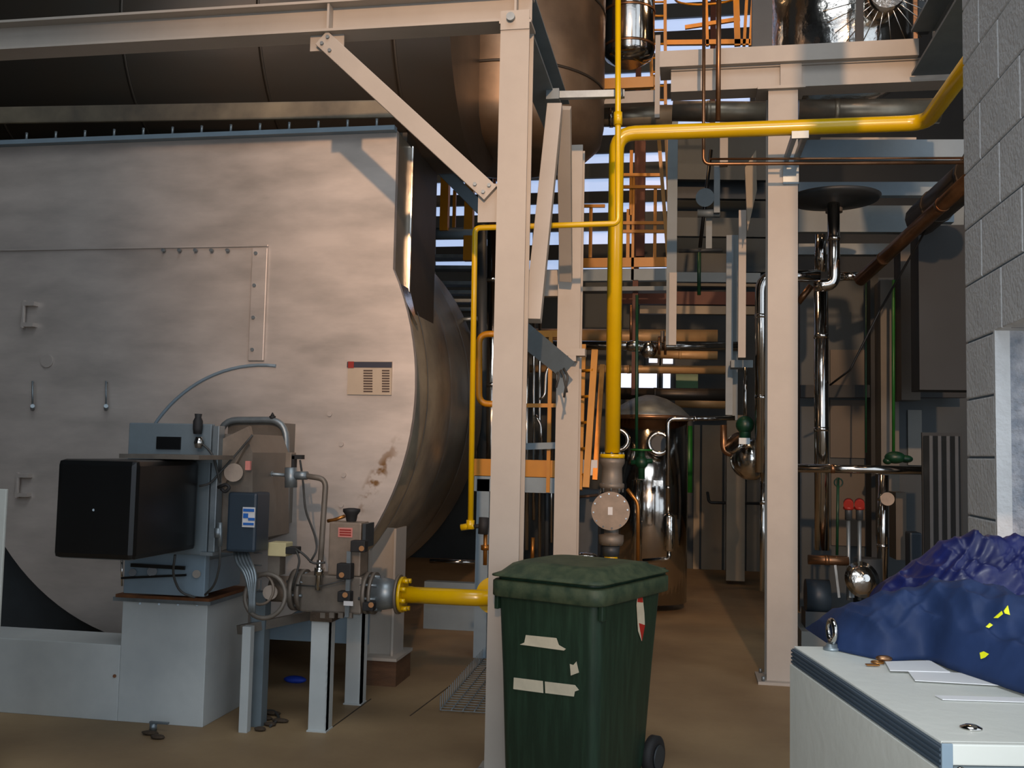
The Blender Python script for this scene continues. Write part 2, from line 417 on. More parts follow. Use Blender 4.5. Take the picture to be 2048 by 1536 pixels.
# braces making the inverted V
def brace(label, a, b, wd=.1, m='frame', th=.05, nrm=None, gus=True):
    a, b = P(*a), P(*b)
    t = thing('diagonal_brace', label, 'brace', (a + b) / 2)
    MB().bar(a, b, wd, th, nrm or Y, .003).build('channel', m, t)
    return t
brace('tan brace leaning from side beam down to the back of the front column', (1110, 212, 5.45), (1066, 642, 5.05), .085, 'frame', .06)
brace('pale brace in shade running from side beam down to the second column', (1128, 215, 5.5), (1132, 560, 6.3), .08, 'frame', .05)
brace('short blue-grey brace behind the diagonal brace, left of the front column', (878, 333, 8), (962, 418, 8), .1, 'bluegrey')  # blue-grey material holds the shade on this brace
MB().fb((1085, 592), 6.5, (1122, 540), 6.56).build('gusset_plate', 'frame', None, 'pale gusset plate sticking out left of the second column', 'bracket')
t = thing('pipe_bracket', 'grey strut arm reaching from side beam to the thin yellow pipe', 'bracket', P(1120, 190, 5.75))
MB().bar(P(1118, 191, 5.75), P(1249, 188, 5.75), .042, .04, Y).build('arm', 'galv', t)
MB().cyl(P(1238, 196, 5.7), P(1238, 180, 5.7), .026).build('clamp', 'galv', t)
MB().fb((1092, 198), 5.7, (1118, 176), 5.8).build('end_plate', 'greysteel', t)
t = thing('support_angle', 'small pale ledge fixed across the second column halfway up', 'bracket', P(1140, 700, 6.35))
MB().fb((1113, 711), 6.3, (1170, 697), 6.4).build('ledge', 'frame', t)
MB().fb((1136, 722), 6.3, (1152, 711), 6.4).build('lug', 'frame', t)
t = thing('cable_trunking', 'sloping grey cable trunking with loose ends between the two columns', 'trunking', P(1095, 700, 6))
MB().bar(P(1048, 668, 5.6), P(1130, 735, 6.1), .13, .06, Y).build('trough', 'greysteel', t)
for k in range(3):
    MB().tube([P(1110 + k * 8, 735, 6.05), P(1118 + k * 9, 752, 6.0), P(1112 + k * 8 + (k % 2) * 14, 775 + 10 * k, 6.0)], .008, seg=6).build('cable', 'cable', t)

# ------------------------------------------------------------------ boiler
YP = 5.95
c_ = P(360, 770, YP); RX = abs(P(830, 770, YP).x - c_.x); RZ = (P(360, 770, YP).z - P(360, 1295, YP).z)
hx = P(790, 400, YP).x; hz = P(700, 264, YP).z; CX, CZ = c_.x, c_.z
boiler = thing('boiler', 'huge horizontal boiler with pale front plate and metal clad shell', 'boiler', (CX, YP + 1, 0))
def ring(rx, rz, n=96): return [(CX + rx * math.cos(2 * PI * i / n), CZ + rz * math.sin(2 * PI * i / n)) for i in range(n)]
def boiler_outline(grow=0):
    hxr = hx - CX + grow; rx, rz = RX + grow, RZ + grow
    a0 = math.acos(min(1, hxr / rx)); pts = []
    n = 70
    for i in range(n + 1):
        a = PI - a0 + (PI + 2 * a0) * i / n
        pts.append((CX + rx * math.cos(a), CZ + rz * math.sin(a)))
    pts += [(CX + hxr, hz + grow), (CX - hxr, hz + grow)]
    return pts
MB().prism([(x, YP, z) for x, z in boiler_outline()], (0, .05, 0)).build('front_plate', 'plate', boiler)
# shell
DS = 2.45
mb = MB(); n = 96
A = [mb.b.verts.new((x, YP + .05, z)) for x, z in ring(RX * .955, RZ * .975)]; B = [mb.b.verts.new((x, YP + DS, z)) for x, z in ring(RX * .955, RZ * .975)]
for i in range(n):
    f = mb.b.faces.new((A[i], A[(i + 1) % n], B[(i + 1) % n], B[i])); f.smooth = True
mb.b.faces.new(A); mb.b.faces.new(B[::-1]); mb.build('shell', 'clad', boiler)
for yy in (.55, 1.25, 1.9):
    mb = MB(); r1, r2 = ring(RX * .96, RZ * .98), ring(RX * .96, RZ * .98)
    A = [mb.b.verts.new((x, YP + yy, z)) for x, z in r1]; B = [mb.b.verts.new((x, YP + yy + .018, z)) for x, z in r2]
    for i in range(n): f = mb.b.faces.new((A[i], A[(i + 1) % n], B[(i + 1) % n], B[i])); f.smooth = True
    mb.build('shell_seam', 'galv', boiler)
# square smoke header above
xs = hx - .0
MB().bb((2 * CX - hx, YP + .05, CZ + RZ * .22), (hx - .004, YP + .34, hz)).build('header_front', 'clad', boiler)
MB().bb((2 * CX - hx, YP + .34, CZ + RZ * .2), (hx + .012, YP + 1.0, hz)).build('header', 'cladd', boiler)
MB().bb((hx - .03, YP + .325, CZ + RZ * .2), (hx + .02, YP + .355, hz), .01).build('corner_trim', 'chrome', boiler)
a_ = P(786, 560, YP); MB().prism([(hx, YP + .03, a_.z), (hx + .0, YP + .36, a_.z), (hx + .06, YP + .36, P(812, 635, YP).z), ], (.012, 0, 0)).build('transition_plate', 'chrome', boiler)
# flange with studs along the plate top, blue-grey standing for the beam's shadow
zf0, zf1 = P(500, 276, YP).z, P(500, 252, YP).z
MB().bb((2 * CX - hx, YP - .06, zf0 - .0), (hx, YP, zf0 + .03)).build('top_flange', 'bluegrey', boiler)
for i in range(13):
    x = P(60 + i * 58, 255, YP).x
    MB().cyl((x, YP - .03, zf0 + .03), (x, YP - .03, zf0 + .085), .009, seg=8).build('stud', 'galv', boiler)
# access door, furnace door ring, handles
def plate_box(a, b, d, name, m, bev=.006):
    p, q = P(a[0], a[1], YP), P(b[0], b[1], YP)
    MB().bb((p.x, YP - d, p.z), (q.x, YP, q.z), bev).build(name, m, boiler)
plate_box((498, 722), (538, 497), .022, 'door_flange', 'plate')
plate_box((-260, 505), (538, 492), .012, 'door_edge', 'plate')
for px, py in [(515, 508), (512, 572), (510, 636), (508, 700)] + [(330 + i * 32, 502) for i in range(5)]:
    p = P(px, py, YP); MB().cyl((p.x, YP - .034, p.z), (p.x, YP - .01, p.z), .012, seg=6).build('bolt', 'galv', boiler)
fc = P(515, 1005, YP); fr = .885
MB().tube([fc + V(-fr * math.sin(t), -.004, fr * math.cos(t)) for t in [math.radians(a) for a in range(-6, 82, 4)]], .011, 0, seg=6).build('door_seam', 'bluegrey', boiler)
for px, py, h in ((60, 630, .19), (48, 970, .17)):
    p = P(px, py, YP); MB().bb((p.x - .03, YP - .05, p.z - h / 2), (p.x - .01, YP - .03, p.z + h / 2), .004).bb((p.x - .03, YP - .05, p.z + h * .3), (p.x + .06, YP, p.z + h * .45)).bb((p.x - .03, YP - .05, p.z - h * .45), (p.x + .06, YP, p.z - h * .3)).build('hinge', 'plate', boiler)
for px in (65, 212):
    MB().cyl(P(px, 762, YP - .05), P(px, 812, YP - .05), .006, seg=8).cyl(P(px, 765, YP - .05), P(px + 1, 765, YP), .006, seg=8).cyl(P(px, 812, YP - .06), P(px, 818, YP), .014, seg=8).build('handle', 'galv', boiler)
p = P(95, 722, YP); MB().cyl((p.x, YP - .012, p.z), (p.x, YP, p.z), .045, seg=24).build('flash_orb', 'plate', boiler)  # disc standing in for a dust orb lit by the flash
for px, py in [(683, 888), (688, 950), (683, 1010), (660, 828)]:
    p = P(px, py, YP); MB().cyl((p.x, YP - .012, p.z), (p.x, YP, p.z), .016, seg=10).build('plug', 'plate', boiler)
# saddle, legs, skid
ys = YP + .12
MB().bb((P(470, 1200, ys).x, ys, P(600, 1282, ys).z), (P(738, 1200, ys).x, ys + .03, CZ - RZ * .72)).build('saddle_plate', 'bluegrey', boiler)
for sx in (1,):
    x0_, x1_ = P(737, 1250, 6.55).x, P(800, 1250, 6.55).x
    zf_ = P(765, 1308, 6.55).z
    MB().bb((x0_, 6.55, zf_), (x1_ - .06, 6.58, CZ - RZ * .55)).bb((x1_ - .045, 6.5, zf_), (x1_ - .03, 6.75, CZ - RZ * .55)).bb((x0_, 6.5, zf_), (x0_ + .012, 6.75, CZ - RZ * .6)).build('leg', 'frame', boiler)
    MB().bb((x0_ - .04, 6.42, zf_ - .02), (x1_ + .02, 6.82, zf_)).build('foot_plate', 'frame', boiler)
    MB().bb((x0_ - .03, 6.45, 0), (x1_ + .01, 6.8, zf_ - .02)).build('packing_block', 'wood', boiler)
MB().bb((-5, ys + .02, .02), (P(474, 1200, ys).x, ys + .05, CZ - RZ * .6)).build('skirt_plate', 'dark', boiler)
MB().bb((CX - RX, 7.6, 0), (CX - .2, 7.9, CZ - RZ * .5)).build('leg', 'dark', boiler)
# data board
sg = thing('notice_board', 'small printed notice board on the boiler front plate', 'sign', P(739, 757, YP - .012))
MB().fb((694, 789), YP - .015, (784, 723), YP).build('panel', 'signbase', sg)
e = .0165
def decal(a, b, name, m, yy=YP - .0155):
    p, q = P(a[0], a[1], yy), P(b[0], b[1], yy); MB().bb((p.x, yy - .002, p.z), (q.x, yy, q.z)).build(name, m, sg)
decal((694, 735), (784, 724), 'header_strip', 'signdark'); decal((696, 736), (708, 723), 'red_mark', 'signred', YP - .018)
for i in range(9):
    y_ = 740 + i * 5.2
    decal((727, y_ + 2.6), (745, y_), 'text_line', 'ink'); decal((764, y_ + 2.6), (779, y_), 'text_line', 'ink')

# ------------------------------------------------------------------ big flue duct above the boiler
dl = V(0, 0, hz + .04); RD = .95
duct = thing('flue_duct', 'dark metal clad flue duct lying above the boiler and turning up', 'duct', (CX, 6.9, dl.z))
zc = dl.z + RD; yc = 6.95
xr = P(1022, 150, 7.75).x; RR = .77
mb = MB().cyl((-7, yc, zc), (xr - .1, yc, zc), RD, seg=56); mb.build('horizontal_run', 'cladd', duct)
zb_ = P(1000, 302, 7.4).z
MB().lathe((xr, 7.75, zb_), Z, [(0, .0), (.0, RR * .55), (.05, RR * .82), (.16, RR * .97), (.3, RR), (4.2, RR)], 48).build('riser', 'cladr', duct)
for px in (30, 300, 560, 815):
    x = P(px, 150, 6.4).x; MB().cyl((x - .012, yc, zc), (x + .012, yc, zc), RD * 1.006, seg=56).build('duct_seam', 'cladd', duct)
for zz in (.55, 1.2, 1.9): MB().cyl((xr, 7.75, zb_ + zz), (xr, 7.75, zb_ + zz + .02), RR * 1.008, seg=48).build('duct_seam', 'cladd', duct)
MB().bb((P(-300, 240, 6.2).x, 6.35, hz + .002), (hx - .05, 6.9, dl.z + .08)).build('duct_collar', 'cladd', duct)
# lip below the duct, lighter tone painted in for its reflected light
MB().bar(P(-60, 232, 6.05), P(800, 218, 6.05), .12, .03, Y, .012).build('sheen_lip', 'clad', duct)

# ------------------------------------------------------------------ burner pedestal
b0 = G(405, 1455); yb0 = b0.y; xb1 = b0.x; xb0 = P(241, 1300, yb0).x
ztop = P(330, 1205, yb0).z; zlow = P(120, 1283, yb0).z
ped = thing('plinth', 'white painted stepped plinth carrying the burner', 'plinth', (xb0, yb0, 0))
MB().bb((xb0, yb0, 0), (xb1, YP - .15, ztop), .004).build('high_block', 'white', ped)
MB().bb((-4.2, yb0, 0), (xb0 - .001, yb0 + .33, zlow), .004).build('low_block', 'white', ped)
for i in range(4): MB().cyl(P(280 + i * 38, 1207 + i, yb0 - .01), P(280 + i * 38, 1207 + i, yb0 + .01), .007, seg=8).build('screw', 'galv', ped)
MB().cyl(P(229, 1352, yb0 - .006), P(229, 1352, yb0 + .01), .01, seg=10).build('stopper', 'rust', ped)

# ------------------------------------------------------------------ burner
bn = thing('burner', 'gas burner with big black cover standing on the white plinth', 'burner', P(330, 1195, 5.3))
yf = 4.32
a = P(105, 1116, yf); b = P(275, 921, yf)
mb = MB().bb((a.x, yf, a.z), (b.x, yf + .62, b.z), .028); mb.build('black_cover', 'black', bn)
MB().cyl(P(187, 1020, yf - .002), P(187, 1020, yf + .01), .006, seg=8).build('screw', 'galv', bn)
MB().fb((238, 916), 4.6, (398, 911), 5.0).build('cover_lid', 'greycast', bn)
yp = 5.0
hp = MB().fb((246, 1104), yp, (424, 848), yp + .04, .006).build('housing_panel', 'greysteel', bn)
MB().fb((312, 898), yp - .01, (361, 874), yp + .01).build('window_slot', 'black', hp)
MB().bb((P(424, 975, yp).x, yp - .02, P(430, 1104, yp).z), (P(437, 975, yp).x, yp + .05, P(430, 852, yp).z), .004).build('edge_rail', 'galv', bn)
MB().fb((395, 925), yp - .03, (432, 918), yp + .05).build('corner_bracket', 'galv', bn)
MB().fb((425, 1112), yp - .03, (400, 1104), yp + .05).build('corner_bracket', 'galv', bn)
MB().lathe(P(395, 868, yp - .03), Z, [(0, .022), (.03, .026), (.07, .026), (.09, .017), (.11, .02)], 12).build('cable_gland', 'rubber', bn)
MB().lathe(P(398, 885, yp - .04), Z, [(-.03, .02), (0, .028), (.03, .02)], 12).build('gland_nut', 'chrome', bn)
# body between panel and mounting frame
MB().prism([P(432, 1105, 5.06), P(505, 1080, 5.06), P(505, 905, 5.06), P(492, 868, 5.06), P(438, 868, 5.06)], (0, .5, 0)).build('body', 'greycast', bn)
MB().prism([P(440, 880, 5.03), P(498, 852, 5.03), P(502, 872, 5.03), P(440, 985, 5.03)], (0, .03, 0)).build('lit_patch', 'greycast2', bn)  # lighter slab standing in for the triangle of light on the body
MB().cyl(P(467, 945, 5.0), P(468, 945, 5.06), .05, seg=20).build('round_cap', 'greycast2', bn)
MB().fb((490, 940), 5.02, (500, 922), 5.04).build('red_label', 'pink', bn)
# rounded rectangle mounting frame against the boiler
ymf = 5.72
c0, c1 = P(438, 1050, ymf), P(576, 838, ymf)
mbq = MB(); rr_ = .07
pts = [V(c0.x, ymf, c0.z), V(c1.x, ymf, c0.z), V(c1.x, ymf, c1.z), V(c0.x, ymf, c1.z)]
MB().tube([P(440, 1052, ymf), P(572, 1052, ymf), P(572, 840, ymf), P(440, 840, ymf)], .021, .12, 10, closed=True).build('mounting_frame', 'galv', bn)
MB().fb((448, 1045), ymf + .03, (566, 846), YP).build('mounting_box', 'greycast', bn)
MB().cyl(P(545, 833, ymf), P(545, 825, ymf), .016, .003, 10).cyl(P(545, 838, ymf), P(545, 832, ymf), .02, seg=10).build('spike_lug', 'rubber', bn)
for py in (885, 1008): MB().cyl(P(560, py, ymf - .03), P(560, py, ymf), .014, seg=6).build('bolt', 'brass', bn)
# lower housing with linkage
yl = 5.05
MB().fb((246, 1186), yl, (412, 1108), yl + .05, .006).bb((P(250, 1150, yl).x, yl + .045, P(250, 1184, yl).z), (P(400, 1150, yl).x, yl + .5, P(250, 1118, yl).z)).build('lower_housing', 'bluegrey', bn)
MB().cyl(P(393, 1148, yl - .02), P(393, 1148, yl), .022, seg=14).build('pivot', 'greycast', bn)
MB().bar(P(243, 1156, yl - .03), P(372, 1150, yl - .03), .012, .012, Y).bar(P(262, 1130, yl - .03), P(370, 1136, yl - .03), .02, .01, Y).cyl(P(265, 1145, yl - .03), P(265, 1145, yl), .02).cyl(P(304, 1143, yl - .03), P(304, 1143, yl), .026).build('linkage', 'black', bn)
MB().cyl(P(244, 1112, yl - .01), P(244, 1172, yl - .01), .006, seg=8).build('rod', 'chrome', bn)
zt = ztop
MB().bb((P(232, 1190, yb0).x, yb0 - .03, ztop), (P(420, 1190, yb0).x + .02, YP - .2, ztop + .022)).build('base_plate', 'galv', bn)
MB().bb((P(238, 1190, yb0).x, yb0 - .035, ztop + .022), (P(418, 1190, yb0).x + .02, YP - .2, ztop + .04)).build('red_gasket', 'rust', bn)
# servo motor with blue label
sm = MB().fb((451, 1103), 5.0, (514, 986), 5.18, .014).build('control_box', 'motor', bn)
MB().fb((484, 1054), 4.993, (510, 1015), 5.0).build('label', 'paper', sm)
for (q, r_) in (((486, 1023), (508, 1018)), ((486, 1036), (496, 1027)), ((496, 1041), (509, 1036)), ((486, 1050), (507, 1046))):
    MB().fb((q[0], q[1]), 4.989, (r_[0], r_[1]), 4.993).build('label_bar', 'bluelabel', sm)
MB().cyl(P(440, 1092, 4.96), P(440, 1045, 4.96), .012).cyl(P(436, 1075, 4.96), P(436, 1056, 4.96), .02, seg=10).build('cable_gland', 'galv', bn)
MB().tube([P(436, 975, 4.95), P(452, 968, 4.95), P(460, 975, 4.95), P(450, 985, 4.95), P(442, 977, 4.95)], .009, seg=8).build('hose_loop', 'rubber', bn)
MB().fb((535, 1112), 5.2, (572, 1086), 5.3, .005).build('junction_box', 'cream', bn)
MB().fb((570, 1108), 5.2, (592, 1095), 5.28, .005).build('connector', 'rubber', bn)
MB().fb((535, 1150), 5.22, (560, 1112), 5.3).build('box_bracket', 'greycast', bn)
cables = [
    [(398, 972, 4.93), (420, 968, 4.95), (440, 945, 4.97), (480, 900, 5.0), (505, 870, 5.0)],
    [(350, 1110, 4.9), (345, 1150, 4.95), (360, 1185, 5.0), (390, 1195, 5.02)],
    [(440, 1092, 4.95), (440, 1130, 4.97), (430, 1170, 5.0), (410, 1190, 5.03)],
    [(592, 1100, 5.2), (600, 1120, 5.2), (590, 1160, 5.2), (585, 1180, 5.25)],
    [(592, 1098, 5.2), (610, 1110, 5.2), (625, 1128, 5.22), (650, 1125, 5.22)],
    [(600, 920, 5.5), (606, 960, 5.5), (610, 1020, 5.45), (630, 1070, 5.35), (635, 1100, 5.3), (620, 1125, 5.3)],
    [(395, 880, 4.96), (425, 905, 4.97), (440, 965, 4.96)]]
for c in cables: MB().tube([P(*q) for q in c], .0065, .06, 6).build('cable', 'cable', bn)
for i in range(5):
    MB().tube([P(470 + i * 6, 1104, 5.1), P(474 + i * 7, 1125, 5.08), P(492 + i * 5, 1150, 5.05), P(500 + i * 2, 1190, 5.05), P(500 + i * 2, 1225, 5.05)], .010, .05, 8).build('conduit_hose', 'galv', bn)

# ------------------------------------------------------------------ gas train on its stand
YG = 5.42
st = thing('pipe_stand', 'two-legged pale metal stand carrying the gas valve train', 'stand', G(670, 1440))
l1, l2 = G(636, 1462), G(707, 1408)
zs = P(636, 1240, l1.y).z
wd = .052
for l in (l1, l2):
    MB().bb((l.x - wd, l.y - .02, 0), (l.x + wd, l.y + .02, zs)).bb((l.x + wd - .008, l.y - .02, 0), (l.x + wd, l.y + .08, zs)).build('leg', 'white', st)
    MB().bb((l.x - wd * 1.1, l.y - .03, 0), (l.x + wd * 1.1, l.y + .08, .008)).build('foot', 'white', st)
MB().bb((l1.x - .05, l1.y - .05, zs), (l2.x + .08, l2.y + .08, zs + .05)).build('top_rail', 'dirt', st)
MB().bar((l1.x - .45, l1.y - .1, zs - .06), (l2.x + .05, l2.y - .1, zs + .01), .05, .05, Y).build('side_rail', 'greycast', st)
gt = thing('gas_valve_train', 'grey gas valve train with black solenoids beside the burner', 'valve', P(680, 1225, YG))
zp = P(680, 1183, YG).z
def gx(px): return P(px, 1183, YG).x
MB().cyl((gx(545), YG, zp), (gx(598), YG, zp), .075).build('inlet_pipe', 'greycast2', gt)
for a_, b_ in ((588, 598), (603, 612), (733, 741), (746, 752), (796, 801)):
    MB().cyl((gx(a_), YG, zp), (gx(b_), YG, zp), .118 if a_ < 790 else .11, seg=28).build('flange', 'greycast', gt)
for px in (584, 728):
    for k in range(8):
        t = 2 * PI * k / 8 + .2; c = V(gx(px), YG + .098 * math.cos(t), zp + .098 * math.sin(t))
        MB().cyl(c, c + V(.1, 0, 0), .009, seg=6).build('bolt', 'galv', gt)
MB().cyl((gx(752), YG, zp), (gx(797), YG, zp), .1, .075, 28).build('reducer', 'galv', gt)
MB().bb((gx(612), YG - .09, zp - .11), (gx(733), YG + .09, zp + .1), .012).build('valve_body', 'greycast', gt)
vb = MB().fb((655, 1150), YG - .08, (723, 1046), YG + .06, .008).build('actuator', 'greycast2', gt)
MB().fb((676, 1074), YG - .084, (705, 1056), YG - .078).build('label', 'pink', vb)
for k in range(3): MB().fb((679, 1061 + k * 5), YG - .086, (702, 1059 + k * 5), YG - .084).build('text_line', 'signred', vb)
MB().fb((724, 1095), YG - .1, (732, 1048), YG + .05).build('side_plate', 'dark', gt)
MB().bb((gx(706), YG - .13, zp - .12), (gx(714), YG - .11, P(700, 1098, YG).z)).build('upright_bar', 'galv', gt)
for (a_, b_, o_) in (((700, 1104), (730, 1082), (723, 1097)), ((672, 1158), (702, 1128), (683, 1150)), ((674, 1204), (700, 1184), (690, 1190)), ((724, 1222), (746, 1206), (742, 1210))):
    c = MB().fb((a_[0], a_[1]), YG - .16, (b_[0], b_[1]), YG - .1, .006).build('solenoid', 'rubber', gt)
    MB().cyl(P(o_[0], o_[1], YG - .172), P(o_[0], o_[1], YG - .155), .015, seg=12).build('yellow_cap', 'capm', c)
MB().fb((687, 1211), YG - .165, (706, 1203), YG - .16).build('white_tag', 'paper', gt)
MB().lathe(P(703, 1030, YG), Z, [(-.05, .02), (-.03, .03), (.0, .035), (.02, .05), (.035, .05), (.04, .02)], 14).build('pressure_switch', 'rubber', gt)
MB().tube([P(655, 1042, YG), P(668, 1040, YG), P(690, 1032, YG)], .01, seg=8).build('impulse_tube', 'brass', gt)
MB().tube([P(640, 1140, YG - .1), P(645, 1060, YG - .1), P(652, 958, YG - .1), P(600, 950, YG - .1)], .016, .05, 12).build('bleed_pipe', 'greycast', gt)
MB().cyl(P(636, 1180, YG - .12), P(640, 1120, YG - .12), .018, seg=10).cyl(P(638, 1150, YG - .12), P(639, 1135, YG - .12), .03, seg=8).build('test_nipple', 'chrome', gt)
# valve on bleed pipe
MB().cyl(P(615, 951, YG - .1), P(590, 951, YG - .1), .024, seg=12).cyl(P(582, 975, YG - .1), P(582, 935, YG - .1), .035, seg=14).cyl(P(570, 950, YG - .1), P(520, 947, YG - .1), .01, seg=8).cyl(P(545, 948, YG - .1), P(522, 947, YG - .1), .018, seg=10).build('small_valve', 'galv', gt)
MB().fb((570, 935), YG - .12, (583, 905), YG - .05, .004).build('valve_bonnet', 'greycast2', gt)
MB().fb((583, 918), YG - .12, (604, 910), YG - .08).fb((583, 935), YG - .12, (589, 912), YG - .08).build('valve_lever', 'rubber', gt)
# round filter wheel at the end
MB().tube([P(530, 1192, YG - .25) + V(.118 * math.cos(t), 0.02 * math.sin(t), .118 * math.sin(t)) for t in [2 * PI * k / 24 for k in range(24)]], .013, 0, 8, closed=True).build('hand_ring', 'greycast', gt)
MB().tube([P(520, 1178, YG - .22) + V(.08 * math.cos(t), 0, .085 * math.sin(t)) for t in [2 * PI * k / 20 for k in range(20)]], .008, 0, 8, closed=True).cyl(P(540, 1185, YG - .22), P(545, 1185, YG), .04).build('ring_hub', 'greycast2', gt)
for i in range(4):
    MB().fb((640 + i * 18, 1236), YG - .12, (650 + i * 18, 1226), YG - .1).build('tie_clip', 'greycast', gt)
MB().tube([P(592, 1170, YG - .13), P(640, 1173, YG - .13), P(690, 1160, YG - .15)], .005, seg=6).build('impulse_wire', 'cable', gt)

# yellow gas supply from train, round to the thick riser
YR = 6.72
yp_ = thing('gas_pipe', 'short thick yellow gas pipe with flanges left of the wheelie bin', 'pipe', P(870, 1183, YG))
zE = zp; xe = P(962, 1183, YG).x; xR = P(1222, 1100, YR).x
MB().tube([(gx(806), YG, zp), (xe + .05, YG, zp), (xe + .05, YR, zp), (xR, YR, zp), (xR, YR, P(1220, 1098, YR).z)], .046, .11, 20).build('run', 'yellow', yp_)
mbf = MB().cyl((gx(802), YG, zp), (gx(808), YG, zp), .1, seg=28); mbf.build('flange', 'yellow', yp_)
for k in range(8):
    t = 2 * PI * k / 8 + .3; c = V(gx(808), YG + .082 * math.cos(t), zp + .082 * math.sin(t)); MB().cyl(c, c + V(.03, 0, 0), .014, seg=6).build('flange_nut', 'yellow', yp_)
MB().cyl((xe + .05, YG + .12, zp), (xe + .05, YG + .14, zp), .105, seg=28).build('flange', 'yellow', yp_)

# thick yellow riser
t = thing('gas_riser', 'thick yellow gas riser turning right under the roof beam', 'pipe', P(1222, 905, YR))
zu = P(1225, 268, YR).z
rp = MB().tube([(xR, YR, P(1222, 906, YR).z), (xR, YR, zu), (P(1852, 262, YR).x, YR, zu), (P(1852, 262, YR).x, 2.6, zu)], .052, .13, 24).build('run', 'yellow', t)
MB().cyl((xR, YR, P(1222, 916, YR).z), (xR, YR, P(1222, 908, YR).z), .085, seg=24).build('flange', 'yellow', t)
t2 = thing('gas_meter', 'grey gas filter with round bolted cover below the yellow riser', 'filter', P(1222, 1110, YR))
def zz(py): return P(1222, py, YR).z
MB().lathe((xR, YR, 0), Z, [(zz(1090), .075), (zz(1082), .085), (zz(1070), .085), (zz(1068), .05), (zz(1060), .05), (zz(985), .05), (zz(978), .07), (zz(975), .085), (zz(968), .085), (zz(966), .072), (zz(935), .068), (zz(926), .085), (zz(917), .085)], 26).build('body', 'greycast', t2)
MB().lathe((xR, YR, 0), Z, [(zz(1112), .055), (zz(1090), .06)], 20).build('outlet', 'dark', t2)
cc = P(1221, 1022, YR - .12)
MB().cyl((cc.x, YR - .12, cc.z), (cc.x, YR - .09, cc.z), .128, seg=40).cyl((cc.x, YR - .09, cc.z), (cc.x, YR + .08, cc.z), .11, seg=30).build('cover', 'greycast2', t2)
for k in range(12):
    a_ = 2 * PI * k / 12 + .1; MB().cyl((cc.x + .114 * math.cos(a_), YR - .128, cc.z + .114 * math.sin(a_)), (cc.x + .114 * math.cos(a_), YR - .12, cc.z + .114 * math.sin(a_)), .006, seg=6).build('cover_bolt', 'chrome', t2)
MB().bb((cc.x - .017, YR - .124, cc.z - .026), (cc.x + .014, YR - .12, cc.z + .026)).build('white_label', 'paper', t2)
for zz_ in (910, 972, 1076):
    for k in range(8):
        a_ = 2 * PI * k / 8; c = V(xR + .074 * math.cos(a_), YR + .074 * math.sin(a_), zz(zz_ + 12)); MB().cyl(c, c + V(0, 0, .06), .007, seg=6).build('stud', 'galv', t2)
MB().tube([P(1254, 978, YR), P(1276, 1005, YR), P(1276, 1125, YR), ], .013, .04, 10).build('sensing_pipe', 'brass', t2)
# thin yellow pipe
Yt = 5.6
tp = thing('vent_pipe', 'thin yellow vent pipe stepping down behind the front column', 'pipe', P(945, 1050, Yt))
MB().tube([P(1236, -60, Yt), P(1236, 447, Yt), P(950, 456, Yt), P(941, 1052, Yt)], .017, .035, 12).build('run', 'yellow', tp)
MB().cyl(P(922, 1055, Yt), P(948, 1051, Yt), .019).cyl(P(940, 1058, Yt), P(941, 1040, Yt), .024).build('tee', 'yellow', tp)
MB().cyl(P(1236, 250, Yt), P(1236, 225, Yt), .025).build('coupling', 'yellow', tp)
v = MB().cyl(P(966, 1068, Yt), P(968, 1035, Yt), .03, seg=12).cyl(P(948, 1053, Yt), P(962, 1052, Yt), .012).build('valve', 'rubber', tp)
MB().cyl(P(970, 1130, Yt), P(971, 1068, Yt), .012, seg=10).cyl(P(971, 1100, Yt), P(971, 1090, Yt), .028, seg=6).build('tail_pipe', 'brass', tp)

# ------------------------------------------------------------------ right frame B
YC = 7.23; CB = .21
zB = P(1560, 180, YC).z
tB, xB = column('steel_column', 'thick pale column in the aisle left of the doorway wall', 1565, YC, CB, zB)
MB().bb((P(1515, 172, YC - .03).x, YC - .04, zB), (P(1611, 172, YC - .03).x, YC + CB, zB + .022)).build('cap_plate', 'frame', tB)
bB = thing('steel_beam', 'deep double beam on top of the thick aisle column', 'beam', (xB, YC, zB))
xb_l, xb_r = P(1342, 150, YC).x, P(1835, 150, YC).x
z1 = zB + .022; z2 = P(1560, 128, YC).z; z3 = P(1560, 96, YC).z
MB().ibeam((xb_l, YC + .1, (z1 + z2) / 2), (xb_r + .4, YC + .1, (z1 + z2) / 2), z2 - z1, .19, Z, .012, .15).build('lower_girder', 'frame', bB)
MB().bb((P(1320, 110, YC).x, YC - .05, z2), (xb_r, YC + .22, z3)).build('upper_girder', 'frame', bB)
MB().bb((xB - .02, YC - .006, z1), (xB + .13, YC + .02, z2)).build('web_plate', 'frame', bB)
br_ = thing('pipe_bracket', 'small angle bracket holding the yellow pipe on the aisle column', 'bracket', P(1567, 300, YC))
a_ = P(1552, 282, YR); b_ = P(1585, 270, YR)
MB().bar((xB + .02, YR - .05, zu - .07), (xB + .02, YC, zu - .07), .03, .05, Z).bar((xB + .09, YR - .05, zu - .07), (xB + .09, YC, zu - .07), .03, .05, Z).bb((xB + .0, YR - .08, zu - .10), (xB + .11, YR - .06, zu - .05)).build('arms', 'galv', br_)
MB().bb((xB + .0, YC - .012, zu - .25), (xB + .11, YC, zu - .04)).build('wall_plate', 'galv', br_)
